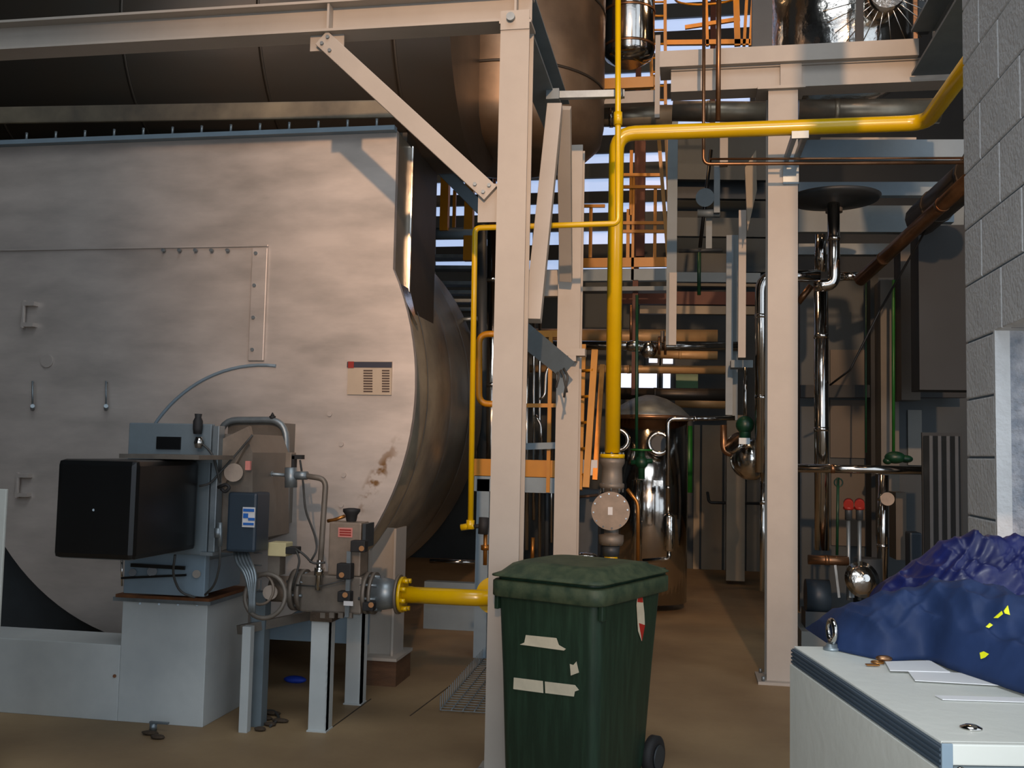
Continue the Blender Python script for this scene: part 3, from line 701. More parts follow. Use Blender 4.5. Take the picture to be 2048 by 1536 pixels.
# beam toward the camera on the right, with post on top
t = thing('steel_beam', 'shaded roof beam running from aisle frame towards the block wall', 'beam', P(1860, 120, 6))
xk = P(1840, 170, 6.9).x
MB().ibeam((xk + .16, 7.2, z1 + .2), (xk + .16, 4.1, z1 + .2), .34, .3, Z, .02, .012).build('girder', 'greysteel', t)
MB().bb((xk + .1, 5.2, z1 + .37), (xk + .24, 5.34, z1 + 2.3)).build('post', 'frame', t)
for yy in (4.9, 5.9): MB().bb((xk + .02, yy, z1 + .05), (xk + .15, yy + .012, z1 + .35)).build('stiffener', 'frame', t)

# foil clad vessel on the beam
YV = 8.0
vc = P(1690, 20, YV); rv = abs(P(1835, 20, YV).x - P(1548, 20, YV).x) / 2
t = thing('foil_vessel', 'shiny foil wrapped vessel on top of the aisle beam', 'tank', (vc.x, YV, z3))
mb = MB(); R_, seg = rv, 40
prof = [(0, rv * .3), (.02, rv * .55), (.08, rv * .8), (.2, rv * .95), (.38, rv), (1.4, rv)]
mb.lathe((vc.x, YV + .3, z3 - .02), Z, prof, 48)
mb.build('wrap', 'foil', t)
p_ = P(1762, 12, YV - .3)
MB().cyl((p_.x, YV + .1, p_.z), (p_.x, YV - rv - .0, p_.z), .13, seg=24).build('manhole', 'foil', t)
for k in range(12):
    a_ = PI * (1.05 + .9 * k / 11); MB().cyl((p_.x, YV - rv + .05, p_.z), (p_.x + .45 * math.cos(a_), YV - rv + .16, p_.z + .38 * math.sin(a_)), .004, seg=5).build('foil_crease', 'foil', t)
MB().fb((1712, 90), YV - .55, (1727, -60), YV - .5).build('strap', 'black', t)
post('steel_post', 'leaning dark post left of the foil wrapped vessel', 'post', 'dark', 1505, 1545, -300, 92, 7.9, .1)

# ------------------------------------------------------------------ deep background, from left to right
# stair treads and posts left of the front column
for i, y_ in enumerate((515, 537, 568, 586, 603, 620)):
    MB().bar(P(845, y_, 9.6 + i * .1), P(1000, y_ + 1, 9.6 + i * .1), .035, .18, Y).build('stair_tread', 'galv', None, 'galvanised stair tread seen between boiler and front column, ' + ['topmost', 'second from top', 'third from top', 'third from bottom', 'second from bottom', 'lowest'][i], 'stair tread', 'treads of the stair behind the boiler')
pipe('platform_beam', 'blue-grey platform edge beam behind boiler header', 'beam', 'bluegrey', .06, [(850, 468, 9.4), (1000, 466, 9.4)])
post('handrail_post', 'wide orange railing post right behind boiler header', 'post', 'orange', 880, 896, 355, 460, 9.3)
post('handrail_post', 'orange railing post between header and front column', 'post', 'orange', 928, 945, 350, 520, 9.35)
post('handrail_post', 'thin orange post close to the gusset of the front column', 'post', 'orange', 905, 911, 380, 455, 9.5)
post('steel_post', 'dark mullion post in front of windows left of front column', 'post', 'black', 981, 986, 300, 365, 10.5)
st_ = thing('stair_stringer', 'grey stair stringer carrying the galvanised treads behind the boiler', 'stair', P(860, 620, 9.9))
MB().bar(P(852, 300, 9.5), P(852, 640, 10.4), .06, .2, X).bar(P(1005, 440, 9.5), P(1005, 1240, 10.2), .06, .1, X).build('stringer', 'framedark', st_)
# tank side nozzle
pipe('nozzle', 'pale short nozzle on the right flank of the boiler shell', 'pipe', 'galv', .018, [(912, 640, 8.3), (955, 637, 8.3)])
# shiny vertical pipes
pipe('insulated_pipe', 'tall shiny clad pipe just left of the front column', 'pipe', 'chrome', .05, [(986, 455, 8.1), (982, 1320, 8.1)], .9)
pipe('insulated_pipe', 'dark vertical pipe behind shiny pipe left of front column', 'pipe', 'dark', .05, [(963, 450, 8.5), (965, 925, 8.5)])
vp = [(1054, 660, 1100, .016), (1068, 560, 1040, .013), (1080, 560, 1115, .013), (1094, 900, 1115, .02), (1103, 900, 1085, .012), (1072, 460, 560, .03)]
for i, (px, a_, b_, r_) in enumerate(vp):
    pipe('conduit', ['chrome tube hugging the right edge of the front column', 'slim chrome tube between the columns, second from front column', 'slim long chrome tube mid-way between the columns', 'grey tube beside second column, below platform', 'slim broken tube touching second column, below platform', 'short dark hose high between the columns'][i], 'pipe', 'chrome' if i not in (3, 5) else 'dark', r_, [(px, a_, 8.4), (px - 1, b_, 8.4)], group='vertical tubes between the columns')
pipe('drain_valve', 'small brass drain valve above the bin between the columns', 'valve', 'brass', .015, [(1066, 1075, 7.6), (1064, 1130, 7.6)])
pipe('elbow_tube', 'bright bent tube under the cable trunking', 'pipe', 'chrome', .014, [(1080, 800, 8.0), (1090, 790, 8.0), (1092, 745, 8.0), (1105, 720, 8.0)])
pipe('elbow_tube', 'bright hooked tube above the platform between the columns', 'pipe', 'chrome', .014, [(1070, 830, 8.1), (1082, 850, 8.1), (1082, 925, 8.1)])
# orange access platform
pl = thing('access_platform', 'orange railed access platform behind front column', 'platform', P(1030, 960, 7.5))
MB().fb((948, 952), 7.5, (1112, 921), 7.53).build('toe_board', 'orange', pl)
MB().fb((948, 982), 7.5, (1112, 955), 7.6).fb((950, 958), 7.6, (1112, 953), 8.4).build('deck_beam', 'bluegrey', pl)
MB().bb((P(951, 1100, 7.5).x, 7.5, 0), (P(976, 1100, 7.5).x, 7.58, P(960, 958, 7.5).z)).bb((P(951, 1100, 7.5).x, 7.6, 0), (P(976, 1100, 7.5).x, 7.7, P(960, 958, 7.5).z)).build('leg', 'bluegrey', pl)
MB().tube([P(1000, 668, 7.5), P(958, 668, 7.5), P(958, 808, 7.5), P(1000, 808, 7.5)], .026, .09, 12).build('hoop_rail', 'orange', pl)
MB().fb((984, 955), 7.52, (995, 668), 7.56).build('rail_post', 'orange', pl)
MB().fb((1092, 985), 7.48, (1105, 665), 7.52).build('rail_post', 'orange', pl)
MB().bar(P(1076, 668, 7.5), P(1115, 668, 7.5), .05, .03, Y).bar(P(1052, 811, 7.5), P(1113, 811, 7.5), .03, .03, Y).build('rail', 'orange', pl)
MB().bar(P(1052, 893, 7.45), P(1112, 891, 7.45), .05, .03, Y).build('cross_bar', 'bluegrey', pl)
ld = thing('ladder', 'orange ladder leaning beside second column', 'ladder', G(1150, 1300))
MB().bar(P(1158, 980, 7.7), P(1166, 690, 8.0), .05, .04, Y).build('stile', 'orange', ld)
MB().bar(P(1172, 975, 7.5), P(1190, 700, 7.7), .05, .04, Y).build('stile', 'orange', ld)
MB().bar(P(1190, 960, 7.9), P(1205, 730, 8.1), .04, .04, Y).build('stile', 'brass', ld)
for k in range(5):
    MB().cyl(P(1160 + k, 950 - k * 52, 7.75), P(1178 + k * 2, 948 - k * 52, 7.65), .012, seg=8).build('rung', 'orange', ld)
MB().fb((1154, 950), 7.9, (1195, 920), 7.95).build('plate_step', 'paper', ld)
post('equipment_case', 'dark case on the floor between second column and gas filter', 'cabinet', 'dark', 1155, 1196, 980, 1115, 8.6, .3)
pipe('case_edge', 'thin wooden batten across the dark case', 'batten', 'wood', .012, [(1156, 994, 8.55), (1196, 990, 8.55)])
MB().ball(P(1170, 1112, 7.4), .06, (1.6, 1, .5)).build('foil_bundle', 'foil', None, 'crumpled foil bundle behind the bin lid', 'foil')

# window-lit upper gallery
ga = thing('gallery', 'upper gallery with orange toe board and railings in front of windows', 'platform', P(1250, 540, 11))
MB().fb((1155, 535), 11, (1342, 514), 11.04).build('toe_board', 'orange', ga)
MB().fb((1155, 562), 11, (1345, 537), 11.1).build('deck_beam', 'bluegrey', ga)
MB().fb((1155, 582), 10.9, (1345, 572), 11.1).build('lower_beam', 'greysteel', ga)
for px, a_, b_ in ((1181, 415, 515), (1256, 418, 515), (1266, 350, 560), (1310, 372, 515), (1262, 300, 430)):
    MB().fb((px - 4, b_), 11, (px + 4, a_), 11.04).build('rail_post', 'orange', ga)
for a_, b_, y_ in ((1235, 1322, 350), (1235, 1322, 374), (1160, 1210, 412), (1235, 1330, 446), (1240, 1330, 463)):
    MB().bar(P(a_, y_, 11), P(b_, y_, 11), .035, .03, Y).build('rail', 'orange', ga)
post('steel_column', 'dark brown column in front of the gallery windows', 'column', 'brown', 1273, 1290, 280, 512, 11.5)
lc = thing('caged_ladder', 'orange caged ladder rising past the gallery to the roof', 'ladder', P(1325, 500, 9.6))
MB().bar(P(1336, 515, 9.6), P(1308, 150, 9.4), .035, .04, Y).build('stile', 'orange', lc)
MB().bar(P(1342, 480, 9.7), P(1334, 270, 9.7), .05, .04, Y).build('stile', 'orange', lc)
MB().bar(P(1305, 210, 9.3), P(1298, -40, 9.3), .03, .04, Y).build('stile', 'orange', lc)
MB().bar(P(1331, 210, 9.3), P(1330, -40, 9.3), .03, .04, Y).build('stile', 'orange', lc)
for k in range(8): MB().cyl(P(1300, 200 - k * 28, 9.3), P(1331, 200 - k * 28, 9.3), .011, seg=8).build('rung', 'orange', lc)
# roof level ladder cage in front of window at top right
lc = thing('caged_ladder', 'rust orange roof ladder with hoop near the top edge', 'ladder', P(1480, 60, 10))
for px in (1415, 1475, 1488, 1500): MB().bar(P(px, 92, 10), P(px - 4 + (px > 1480) * 12, -50, 10), .03 + .03 * (px == 1475), .04, Y).build('stile', 'orange', lc)
MB().bar(P(1330, 86, 10), P(1500, 84, 10), .05, .04, Y).bar(P(1370, 55, 10), P(1480, 38, 10), .04, .03, Y).build('rail', 'orange', lc)
MB().tube([P(1415, -5, 10) + V(.33 * math.cos(a), .33 * math.sin(a) , .08 * math.sin(a)) for a in [2 * PI * k / 20 for k in range(20)]], .012, 0, 8, closed=True).build('hoop', 'orange', lc)
# clad vessel top centre
t = thing('clad_vessel', 'copper toned clad vessel at top centre behind the thin yellow pipe', 'tank', P(1258, 140, 8.6))
c = P(1258, 60, 8.9); r_ = abs(P(1310, 60, 8.9).x - P(1208, 60, 8.9).x) / 2
MB().lathe((c.x, 8.9, P(1258, 130, 8.9).z), Z, [(0, r_ * .5), (.06, r_ * .9), (.1, r_), (2, r_)], 32).build('wrap', 'chrome', t)
for zz_ in (30, 100): MB().cyl((c.x, 8.9, P(1258, zz_, 8.9).z), (c.x, 8.9, P(1258, zz_ - 5, 8.9).z), r_ * 1.03, seg=32).build('band', 'copper', t)
t = thing('vessel_platform', 'small platform with orange kick plate under the copper toned vessel', 'platform', P(1258, 200, 8.6))
MB().fb((1202, 178), 8.5, (1308, 152), 8.55).build('toe_board', 'orange', t)
MB().fb((1202, 208), 8.5, (1310, 180), 8.6).build('deck_beam', 'frame', t)
post('steel_post', 'pale vertical post right of the copper toned vessel', 'post', 'frame', 1310, 1320, 70, 235, 8.3)
pipe('flue_pipe', 'clad pipe crossing behind the riser elbow below the small platform', 'pipe', 'clad', .1, [(1180, 232, 8.9), (1345, 232, 8.9)], .4, 'chrome')
pipe('insulated_pipe', 'brown clad pipe under the roof beam left of the aisle column', 'pipe', 'clad', .085, [(1345, 222, 8.2), (1530, 224, 8.2)], .6)
pipe('insulated_pipe', 'brown clad pipe under the roof beam right of the aisle column', 'pipe', 'clad', .1, [(1596, 224, 8.2), (1880, 222, 8.2)], .6)
# thin copper pipes hanging down at the beam
pipe('copper_pipe', 'thin copper pipe dropping past the beam then running right', 'pipe', 'copper', .012, [(1408, -40, 6.9), (1407, 328, 6.9), (1930, 325, 6.9)], bend=.05)
pipe('copper_pipe', 'upper thin copper line running right beside its twin', 'pipe', 'copper', .008, [(1420, 318, 7.0), (1930, 316, 7.0)])
pipe('copper_pipe', 'thicker copper pipe ending just below the beam', 'pipe', 'copper', .018, [(1438, -40, 7.0), (1436, 242, 7.0)])
# hanger posts
hp_ = [('tall pale post hanging beside the gallery, left of the hangers', 1334, 1354, 238, 690, 8.9, 'framedark'), ('pale lower half of the post above the bright lateral pipe', 1338, 1353, 545, 690, 8.88, 'frame'),
       ('short pale hanger under the beam behind copper pipes', 1440, 1456, 235, 330, 9.5, 'frame'), ('grey hanger strut continuing below the short pale hanger', 1428, 1440, 330, 425, 9.6, 'greysteel'),
       ('thin grey hanger above the dark trapeze rail', 1412, 1424, 430, 500, 9.8, 'greysteel'), ('long pale post left of the dark insulated riser', 1477, 1492, 420, 715, 8.6, 'frame'),
       ('tall grey post beside the orange lit edge in mid aisle', 1452, 1466, 470, 830, 9.2, 'greysteel'), ('narrow grey post just left of the long pale post', 1466, 1476, 470, 840, 9.4, 'framedark')]
for lb, a_, b_, c_1, d_, Yd, m_ in hp_: post('hanger_post', lb, 'post', m_, a_, b_, c_1, d_, Yd)
pipe('hanger_plate', 'small grey plate joining the hangers below the beam', 'bracket', 'greysteel', .04, [(1395, 427, 9.7), (1440, 426, 9.7)])
MB().cyl(P(1410, 395, 9.6), P(1410, 395, 9.7), .09, seg=20).build('pulley', 'greysteel', None, 'round grey pulley disc hanging between the hangers', 'pulley')
MB().prism([P(1490, 335, 8.2), P(1512, 300, 8.2), P(1514, 380, 8.2), P(1495, 462, 8.2)], (0, .06, 0)).build('tapered_bracket', 'wallpale', None, 'tan tapered bracket plate left of the aisle column', 'bracket')
pipe('trapeze_rail', 'dark trapeze rail below the hangers', 'rail', 'dark', .02, [(1358, 502, 9.8), (1445, 500, 9.8)])
pipe('chain_rod', 'dark green chain rod under the trapeze rail', 'rod', 'dgreen', .018, [(1398, 505, 9.8), (1398, 590, 9.8)])
pipe('chain_rod', 'dark slanting rod between the pulley and trapeze rail', 'rod', 'black', .018, [(1422, 300, 9.7), (1400, 495, 9.7)])
# horizontal beams across the mid aisle
hb = [('galvanised beam across the aisle just under the gallery line', 555, 12.4, .06, 1345, 1520, 'bluegrey'), ('tan lateral beam low under the gallery', 620, 12.2, .05, 1280, 1520, 'wallpale'), ('dark brown lateral beam under the gallery', 596, 12.3, .08, 1225, 1530, 'brown'),
      ('dark blue-grey beam behind the hangers, upper', 345, 12.5, .10, 1340, 1540, 'teal'), ('dark blue-grey beam behind the hangers, middle', 380, 12.8, .12, 1340, 1540, 'dark'), ('dark blue-grey beam behind the hangers, lower', 455, 12.6, .12, 1340, 1540, 'teal'), ('olive lateral beam behind the post foot', 565, 12.9, .05, 1350, 1520, 'wallpale')]
for lb, y_, Yd, h, a_, b_, m_ in hb:
    MB().bar(P(a_, y_, Yd), P(b_, y_ + 2, Yd), h * 2, .1, Y).build('roof_beam', m_, None, lb, 'beam')
MB().fb((1346, 546), 13.3, (1545, 262), 13.45).build('cladding_screen', 'teal', None, 'dark teal cladding screen behind the hangers in the mid aisle', 'screen')
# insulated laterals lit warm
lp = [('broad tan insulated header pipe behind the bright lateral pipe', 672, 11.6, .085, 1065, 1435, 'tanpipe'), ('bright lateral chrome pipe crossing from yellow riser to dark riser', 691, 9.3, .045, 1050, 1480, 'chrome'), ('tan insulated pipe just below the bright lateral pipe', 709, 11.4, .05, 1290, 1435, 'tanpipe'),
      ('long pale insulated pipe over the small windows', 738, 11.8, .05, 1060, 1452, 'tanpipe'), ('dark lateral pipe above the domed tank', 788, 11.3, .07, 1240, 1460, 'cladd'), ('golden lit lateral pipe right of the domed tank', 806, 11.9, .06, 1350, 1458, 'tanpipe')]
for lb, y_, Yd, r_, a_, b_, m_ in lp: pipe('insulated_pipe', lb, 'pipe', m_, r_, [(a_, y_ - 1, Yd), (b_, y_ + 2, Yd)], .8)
t = thing('valve_set', 'flanged valve set on the bright lateral pipe', 'valve', P(1325, 700, 9.3))
MB().cyl(P(1316, 691, 9.3), P(1321, 691, 9.3), .09).cyl(P(1328, 691, 9.3), P(1333, 691, 9.3), .09).build('flange', 'copper', t)
MB().ball(P(1270, 692, 9.3), .07, (1.6, 1, .8)).ball(P(1297, 700, 9.3), .08).build('foil_jacket', 'foil', t)
MB().cyl(P(1325, 691, 9.3), P(1325, 662, 9.3), .02).build('stem', 'greycast', t)
for k, px in enumerate((1241, 1262)): pipe('drop_pipe', ['thin drop tube right behind the thick yellow riser', 'thin drop tube next to the green rod'][k], 'pipe', 'copper', .014, [(px, 590 + k * 20, 9.9), (px, 690, 9.9)])
post('steel_column', 'slim dark column behind the green rod and domed tank', 'column', 'brown', 1264, 1275, 560, 790, 11.0)
pipe('chain_rod', 'long thin green rod hanging in front of the domed tank', 'rod', 'dgreen', .014, [(1274, 590, 9.0), (1273, 930, 9.0)])
t = thing('hand_valve', 'dark green hand valve at the bottom of the long green rod', 'valve', P(1283, 960, 8.9))
MB().ball(P(1283, 925, 8.9), .06).cyl(P(1283, 958, 8.9), P(1283, 900, 8.9), .03).cyl(P(1262, 925, 8.9), P(1305, 922, 8.9), .022).build('body', 'dgreen', t)
MB().tube([P(1283, 900, 8.9) + V(.09 * math.cos(a), .09 * math.sin(a), 0) for a in [2 * PI * k / 16 for k in range(16)]], .01, 0, 6, closed=True).build('handwheel', 'green', t)
pipe('drop_pipe', 'bright clad stub pipe below the green hand valve', 'pipe', 'chrome', .05, [(1275, 960, 8.9), (1272, 1125, 8.9)])
# domed tank
t = thing('domed_tank', 'shiny steel domed tank standing behind the gas filter', 'tank', G(1290, 1190))
c = P(1280, 1000, 10.3); r_ = abs(P(1368, 1000, 10.3).x - P(1232, 1000, 10.3).x) / 2 + .05
zt_ = P(1280, 836, 10.3).z; cx_ = P(1298, 900, 10.3).x
MB().cyl((cx_, 10.3, .1), (cx_, 10.3, zt_), r_, seg=48).build('shell', 'chrome', t)
MB().lathe((cx_, 10.3, zt_), Z, [(0, r_ * 1.04), (.03, r_ * 1.03), (.12, r_ * .8), (.2, r_ * .45), (.24, r_ * .12), (.24, 0)], 40).build('dome', 'galv', t)
MB().cyl((cx_, 10.3, zt_ - .02), (cx_, 10.3, zt_ + .02), r_ * 1.05, seg=48).build('rim_band', 'copper', t)
p_ = P(1318, 887, 10.3 - r_); MB().cyl((p_.x, 10.3 - r_ - .03, p_.z), (p_.x, 10.1, p_.z), .075, seg=28).build('manhole', 'dark', t)
MB().tube([V(p_.x + .1 * math.cos(a), 10.3 - r_ - .02, p_.z + .1 * math.sin(a)) for a in [2 * PI * k / 24 for k in range(24)]], .028, 0, 10, closed=True).build('manhole_ring', 'foil', t)
p_ = P(1236, 880, 10.3 - r_); MB().tube([V(p_.x + .1 * math.cos(a), 10.3 - r_ - .0, p_.z + .1 * math.sin(a)) for a in [2 * PI * k / 24 for k in range(24)]], .025, 0, 10, closed=True).build('manhole_ring', 'foil', t)
MB().fb((1307, 972), 9.6, (1326, 961), 9.75).build('bracket', 'chrome', t)
pipe('insulated_pipe', 'slim vertical clad pipe along the right side of the domed tank', 'pipe', 'chrome', .022, [(1336, 1030, 9.2), (1336, 838, 9.2), (1470, 836, 9.2)], .5, bend=.06)
t = thing('foil_valve', 'foil wrapped valve low on the slim pipe by the tank', 'valve', P(1338, 1100, 9.2))
MB().lathe(P(1338, 1104, 9.2), Z, [(0, .02), (.02, .05), (.32, .055), (.36, .02)], 16).build('jacket', 'foil', t)
MB().tube([P(1338, 1104, 9.2), P(1338, 1118, 9.2), P(1285, 1122, 9.2)], .02, .05).build('tail', 'chrome', t)
post('dark_duct', 'dark upright duct right of the domed tank', 'duct', 'walldark', 1346, 1372, 845, 1160, 11.2)
pipe('green_pipe', 'bright green upright pipe by the far aisle wall', 'pipe', 'green', .04, [(1378, 852, 11.5), (1378, 985, 11.5)])
post('green_cabinet', 'green cabinet behind the pale lateral pipe', 'cabinet', 'green', 1352, 1396, 748, 776, 12.8, .05)
post('steel_post', 'pale stub post on the floor at the start of the aisle wall', 'post', 'frame', 1358, 1370, 1075, 1150, 12.2)
post('steel_column', 'pale column on the far aisle wall', 'column', 'wallpale', 1453, 1490, 830, 1162, 12.6)
pipe('hand_rail', 'dark bent handrail on the far aisle wall', 'handrail', 'dark', .02, [(1415, 985, 13.6), (1418, 1005, 13.5), (1525, 1007, 13.5)])
# dark insulated riser left of aisle column
pipe('insulated_pipe', 'tall dark clad riser with bright streak left of aisle column', 'pipe', 'chrome', .052, [(1640, 552, 8.6), (1522, 552, 8.6), (1522, 945, 8.6)], .7, bend=.14)
pipe('drop_pipe', 'slim clad drop pipe reaching the floor beside aisle column', 'pipe', 'chrome', .026, [(1526, 945, 8.6), (1526, 1182, 8.6)], .5)
t = thing('foil_vessel', 'foil wrapped bulging vessel end left of the aisle column', 'tank', P(1500, 960, 8.8))
c = P(1503, 918, 9.0); MB().ball(c, .19, (1, 1.2, 1), 28).build('wrap', 'foil', t)
MB().cyl(c + V(-.12, -.05, .12), c + V(-.16, -.08, .15), .1).build('nozzle', 'foil', t)
MB().tube([P(1447, 850, 9), P(1447, 905, 9), P(1480, 910, 9)], .03, .08).build('feed_pipe', 'copper', t)
t = thing('hand_valve', 'black gate valve above the foil vessel end', 'valve', P(1490, 890, 8.8))
MB().cyl(P(1490, 880, 8.7), P(1490, 845, 8.7), .05).ball(P(1490, 850, 8.7), .08).build('body', 'dgreen', t); MB().fb((1478, 888), 8.6, (1500, 876), 8.7).build('tag', 'galv', t)
pipe('drop_pipe', 'slim bright tube falling between pale post and dark riser', 'pipe', 'chrome', .018, [(1491, 735, 8.9), (1490, 860, 8.9)])
post('bracket_plate', 'dark bluish support bracket below the long pale post', 'bracket', 'framedark', 1462, 1506, 720, 735, 8.9)
# ------------------------------------------------------------------ right bay, behind block wall
yb2 = 10.6
bay = struct('wall_bay', MB().bb((P(1600, 1000, yb2).x, yb2, 0), (6.5, yb2 + .1, P(1700, 560, yb2).z)), 'wallgrey')
for i, (a_, b_, t_, q_) in enumerate([(1660, 1730, 700, 770), (1660, 1732, 800, 915), (1662, 1740, 945, 1090), (1815, 1842, 820, 930)]):
    MB().bb((P(a_, q_, yb2).x, yb2 - .03, P(a_, q_, yb2).z), (P(b_, t_, yb2).x, yb2, P(a_, t_, yb2).z)).build('wall_panel', 'baypale' if i < 3 else 'wallpanel', bay)
bx = [('pale column in the right bay with green chains', 1762, 1798, 560, 1075, 9.9, 'hazy'), ('grey column left of the green chains', 1742, 1758, 540, 1120, 10.2, 'walldark'), ('dark tall duct edge in the right bay', 1802, 1840, 470, 800, 9.6, 'cladd'), ('huge dark clad duct beside the block wall', 1838, 1960, 450, 780, 8.6, 'walldark'),
      ('pale narrow post near the floor of the right bay', 1792, 1813, 985, 1120, 9.3, 'baypale')]
for lb, a_, b_, t_, q_, Yd, m_ in bx: post('bay_post', lb, 'column', m_, a_, b_, t_, q_, Yd, .3)
t = thing('sheet_stack', 'standing corrugated metal sheets against the right bay wall', 'sheet', G(1870, 1180))
for i in range(4):
    x = P(1848 + i * 17, 980, 8.4).x; w2 = .06
    MB().prism([(x, 8.4, .1), (x + .03, 8.34, .1), (x + .055, 8.34, .1), (x + .085, 8.4, .1)], (0, 0, P(1870, 872, 8.4).z - .1)).build('corrugated_sheet', 'dark', t)
MB().bb((P(1845, 990, 8.42).x, 8.42, 0), (P(1925, 990, 8.42).x, 8.45, P(1870, 865, 8.4).z)).build('backing', 'walldark', t)
for i, px in enumerate((1732, 1787)): pipe('pull_chain', ['green pull chain on the left of the pale bay column', 'green pull chain in front of the pale bay column'][i], 'chain', 'green' if i else 'dgreen', .008 + .006 * i, [(px, 560, 9.6), (px, 905 + i * 5, 9.6)])
pipe('pull_chain', 'short green chain hanging with a ring under the horizontal pipe', 'chain', 'dgreen', .012, [(1676, 955, 8.9), (1674, 1110, 8.9)])
MB().tube([P(1677, 965, 8.9) + V(.035 * math.cos(a), 0, .035 * math.sin(a)) for a in [2 * PI * k / 14 for k in range(14)]], .006, 0, 6, closed=True).build('pull_ring', 'dgreen', None, 'green ring on the short chain under the horizontal pipe', 'ring')
MB().ball(P(1790, 915, 9.3), .07, (1.3, 1, .8)).ball(P(1812, 918, 9.3), .05, (1.2, 1, .7)).ball(P(1775, 922, 9.3), .04, (1, 1, .8)).build('hoist_tangle', 'dgreen', None, 'green tangled chain bunch on top of the horizontal pipe', 'chain')
# pipes of the right bay
pipe('insulated_pipe', 'tall bright clad pipe standing right of the aisle column', 'pipe', 'chrome', .06, [(1642, 580, 8.7), (1644, 1100, 8.7)], .8)
pipe('insulated_pipe', 'clad downpipe under the hopper, hooking left at the elbow', 'pipe', 'chrome', .05, [(1667, 395, 8.4), (1668, 570, 8.4), (1628, 572, 8.4)], .7, bend=.13)
pipe('insulated_pipe', 'dark downpipe with bright streak next to the aisle column', 'pipe', 'chrome', .05, [(1641, 470, 9.0), (1641, 545, 9.0)])
pipe('insulated_pipe', 'short dark stub pipe right of the hooking downpipe', 'pipe', 'chrome', .04, [(1680, 552, 9.0), (1722, 553, 9.0)])
pipe('insulated_pipe', 'sloping clad pipe rising towards the block wall', 'pipe', 'copper', .055, [(1720, 560, 8.9), (1842, 448, 8.0), (1960, 340, 7.0)], .8)
pipe('insulated_pipe', 'thick dark sloping pipe at the block wall edge', 'pipe', 'cladd', .13, [(1842, 440, 8.2), (1990, 310, 7.0)], .6)
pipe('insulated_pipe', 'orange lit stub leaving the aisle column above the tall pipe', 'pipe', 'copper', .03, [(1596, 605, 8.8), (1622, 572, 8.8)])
pipe('horizontal_pipe', 'horizontal clad pipe crossing the right bay at waist height', 'pipe', 'chrome', .036, [(1590, 936, 8.5), (1845, 941, 8.5)], .6, 'copper')
pipe('insulated_pipe', 'short bright vertical pipe with foil bulge in the right bay', 'pipe', 'chrome', .045, [(1767, 950, 8.8), (1764, 1180, 8.8)], .4)
MB().cyl(P(1775, 998, 8.6), P(1775, 998, 8.7), .055, seg=24).build('gauge_dial', 'greycast2', None, 'round grey gauge on the short bright vertical pipe', 'gauge')
pipe('horizontal_pipe', 'low horizontal pipe on the pump skid', 'pipe', 'copper', .04, [(1616, 1119, 8.6), (1697, 1122, 8.6)], .3)
pipe('cable', 'thin black cable sagging diagonally across the right bay', 'cable', 'black', .009, [(1930, 308, 7.4), (1900, 370, 7.6), (1840, 480, 8.2), (1760, 620, 8.5), (1700, 740, 8.6), (1660, 770, 8.8)])
# pumps
def pump(px, lb):
    t = thing('pump_valve', lb, 'valve', P(px, 1190, 8.6))
    MB().cyl(P(px, 1200, 8.6), P(px, 1040, 8.6), .016).build('stem', 'galv', t)
    MB().cyl(P(px, 1040, 8.6), P(px, 1008, 8.6), .03).build('yoke', 'dark', t)
    MB().cyl(P(px, 1010, 8.55), P(px, 1005, 8.6), .04).ball(P(px, 1016, 8.6), .045, (1, 1, .5)).build('knob', 'signred', t)
pump(1697, 'left red knobbed valve stem on the pump skid'); pump(1719, 'right red knobbed valve stem on the pump skid')
t = thing('pump_skid', 'dark pump skid on a kerb beyond the aisle column', 'pump', G(1680, 1215))
p0_, p1_ = P(1600, 1212, 8.6), P(1780, 1212, 8.6)
MB().bb((p0_.x, 8.5, 0), (p1_.x, 9.5, .16)).build('kerb', 'wallpanel', t)
MB().cyl((P(1612, 1160, 8.7).x, 8.75, .42), (P(1660, 1160, 8.7).x, 8.75, .42), .14).build('motor', 'motor', t)
MB().bb((p0_.x + .05, 8.65, .16), (p0_.x + .5, 8.95, .3)).build('motor_foot', 'dark', t)
MB().cyl((P(1740, 1130, 8.7).x, 8.8, .35), (P(1740, 1130, 8.7).x, 8.8, .75), .12).build('casing', 'dark', t)
MB().lathe(P(1722, 1160, 8.5), V(.3, -1, .3), [(0, .1), (.02, .15), (.05, .1), (.1, .03)], 24).build('foil_cone', 'foil', t)
for px in (1700, 1706, 1678): MB().bar(P(px - 8 * (px == 1678), 1130, 8.55), P(px, 1195, 8.55), .02, .02, Y).build('strut', 'galv', t)
MB().bb((P(1820, 1140, 8.9).x, 8.9, 0), (P(1845, 1140, 8.9).x, 9.1, P(1830, 1065, 8.9).z), .02).build('drum', 'motor', None, 'dark blue drum by the corrugated sheets', 'drum')
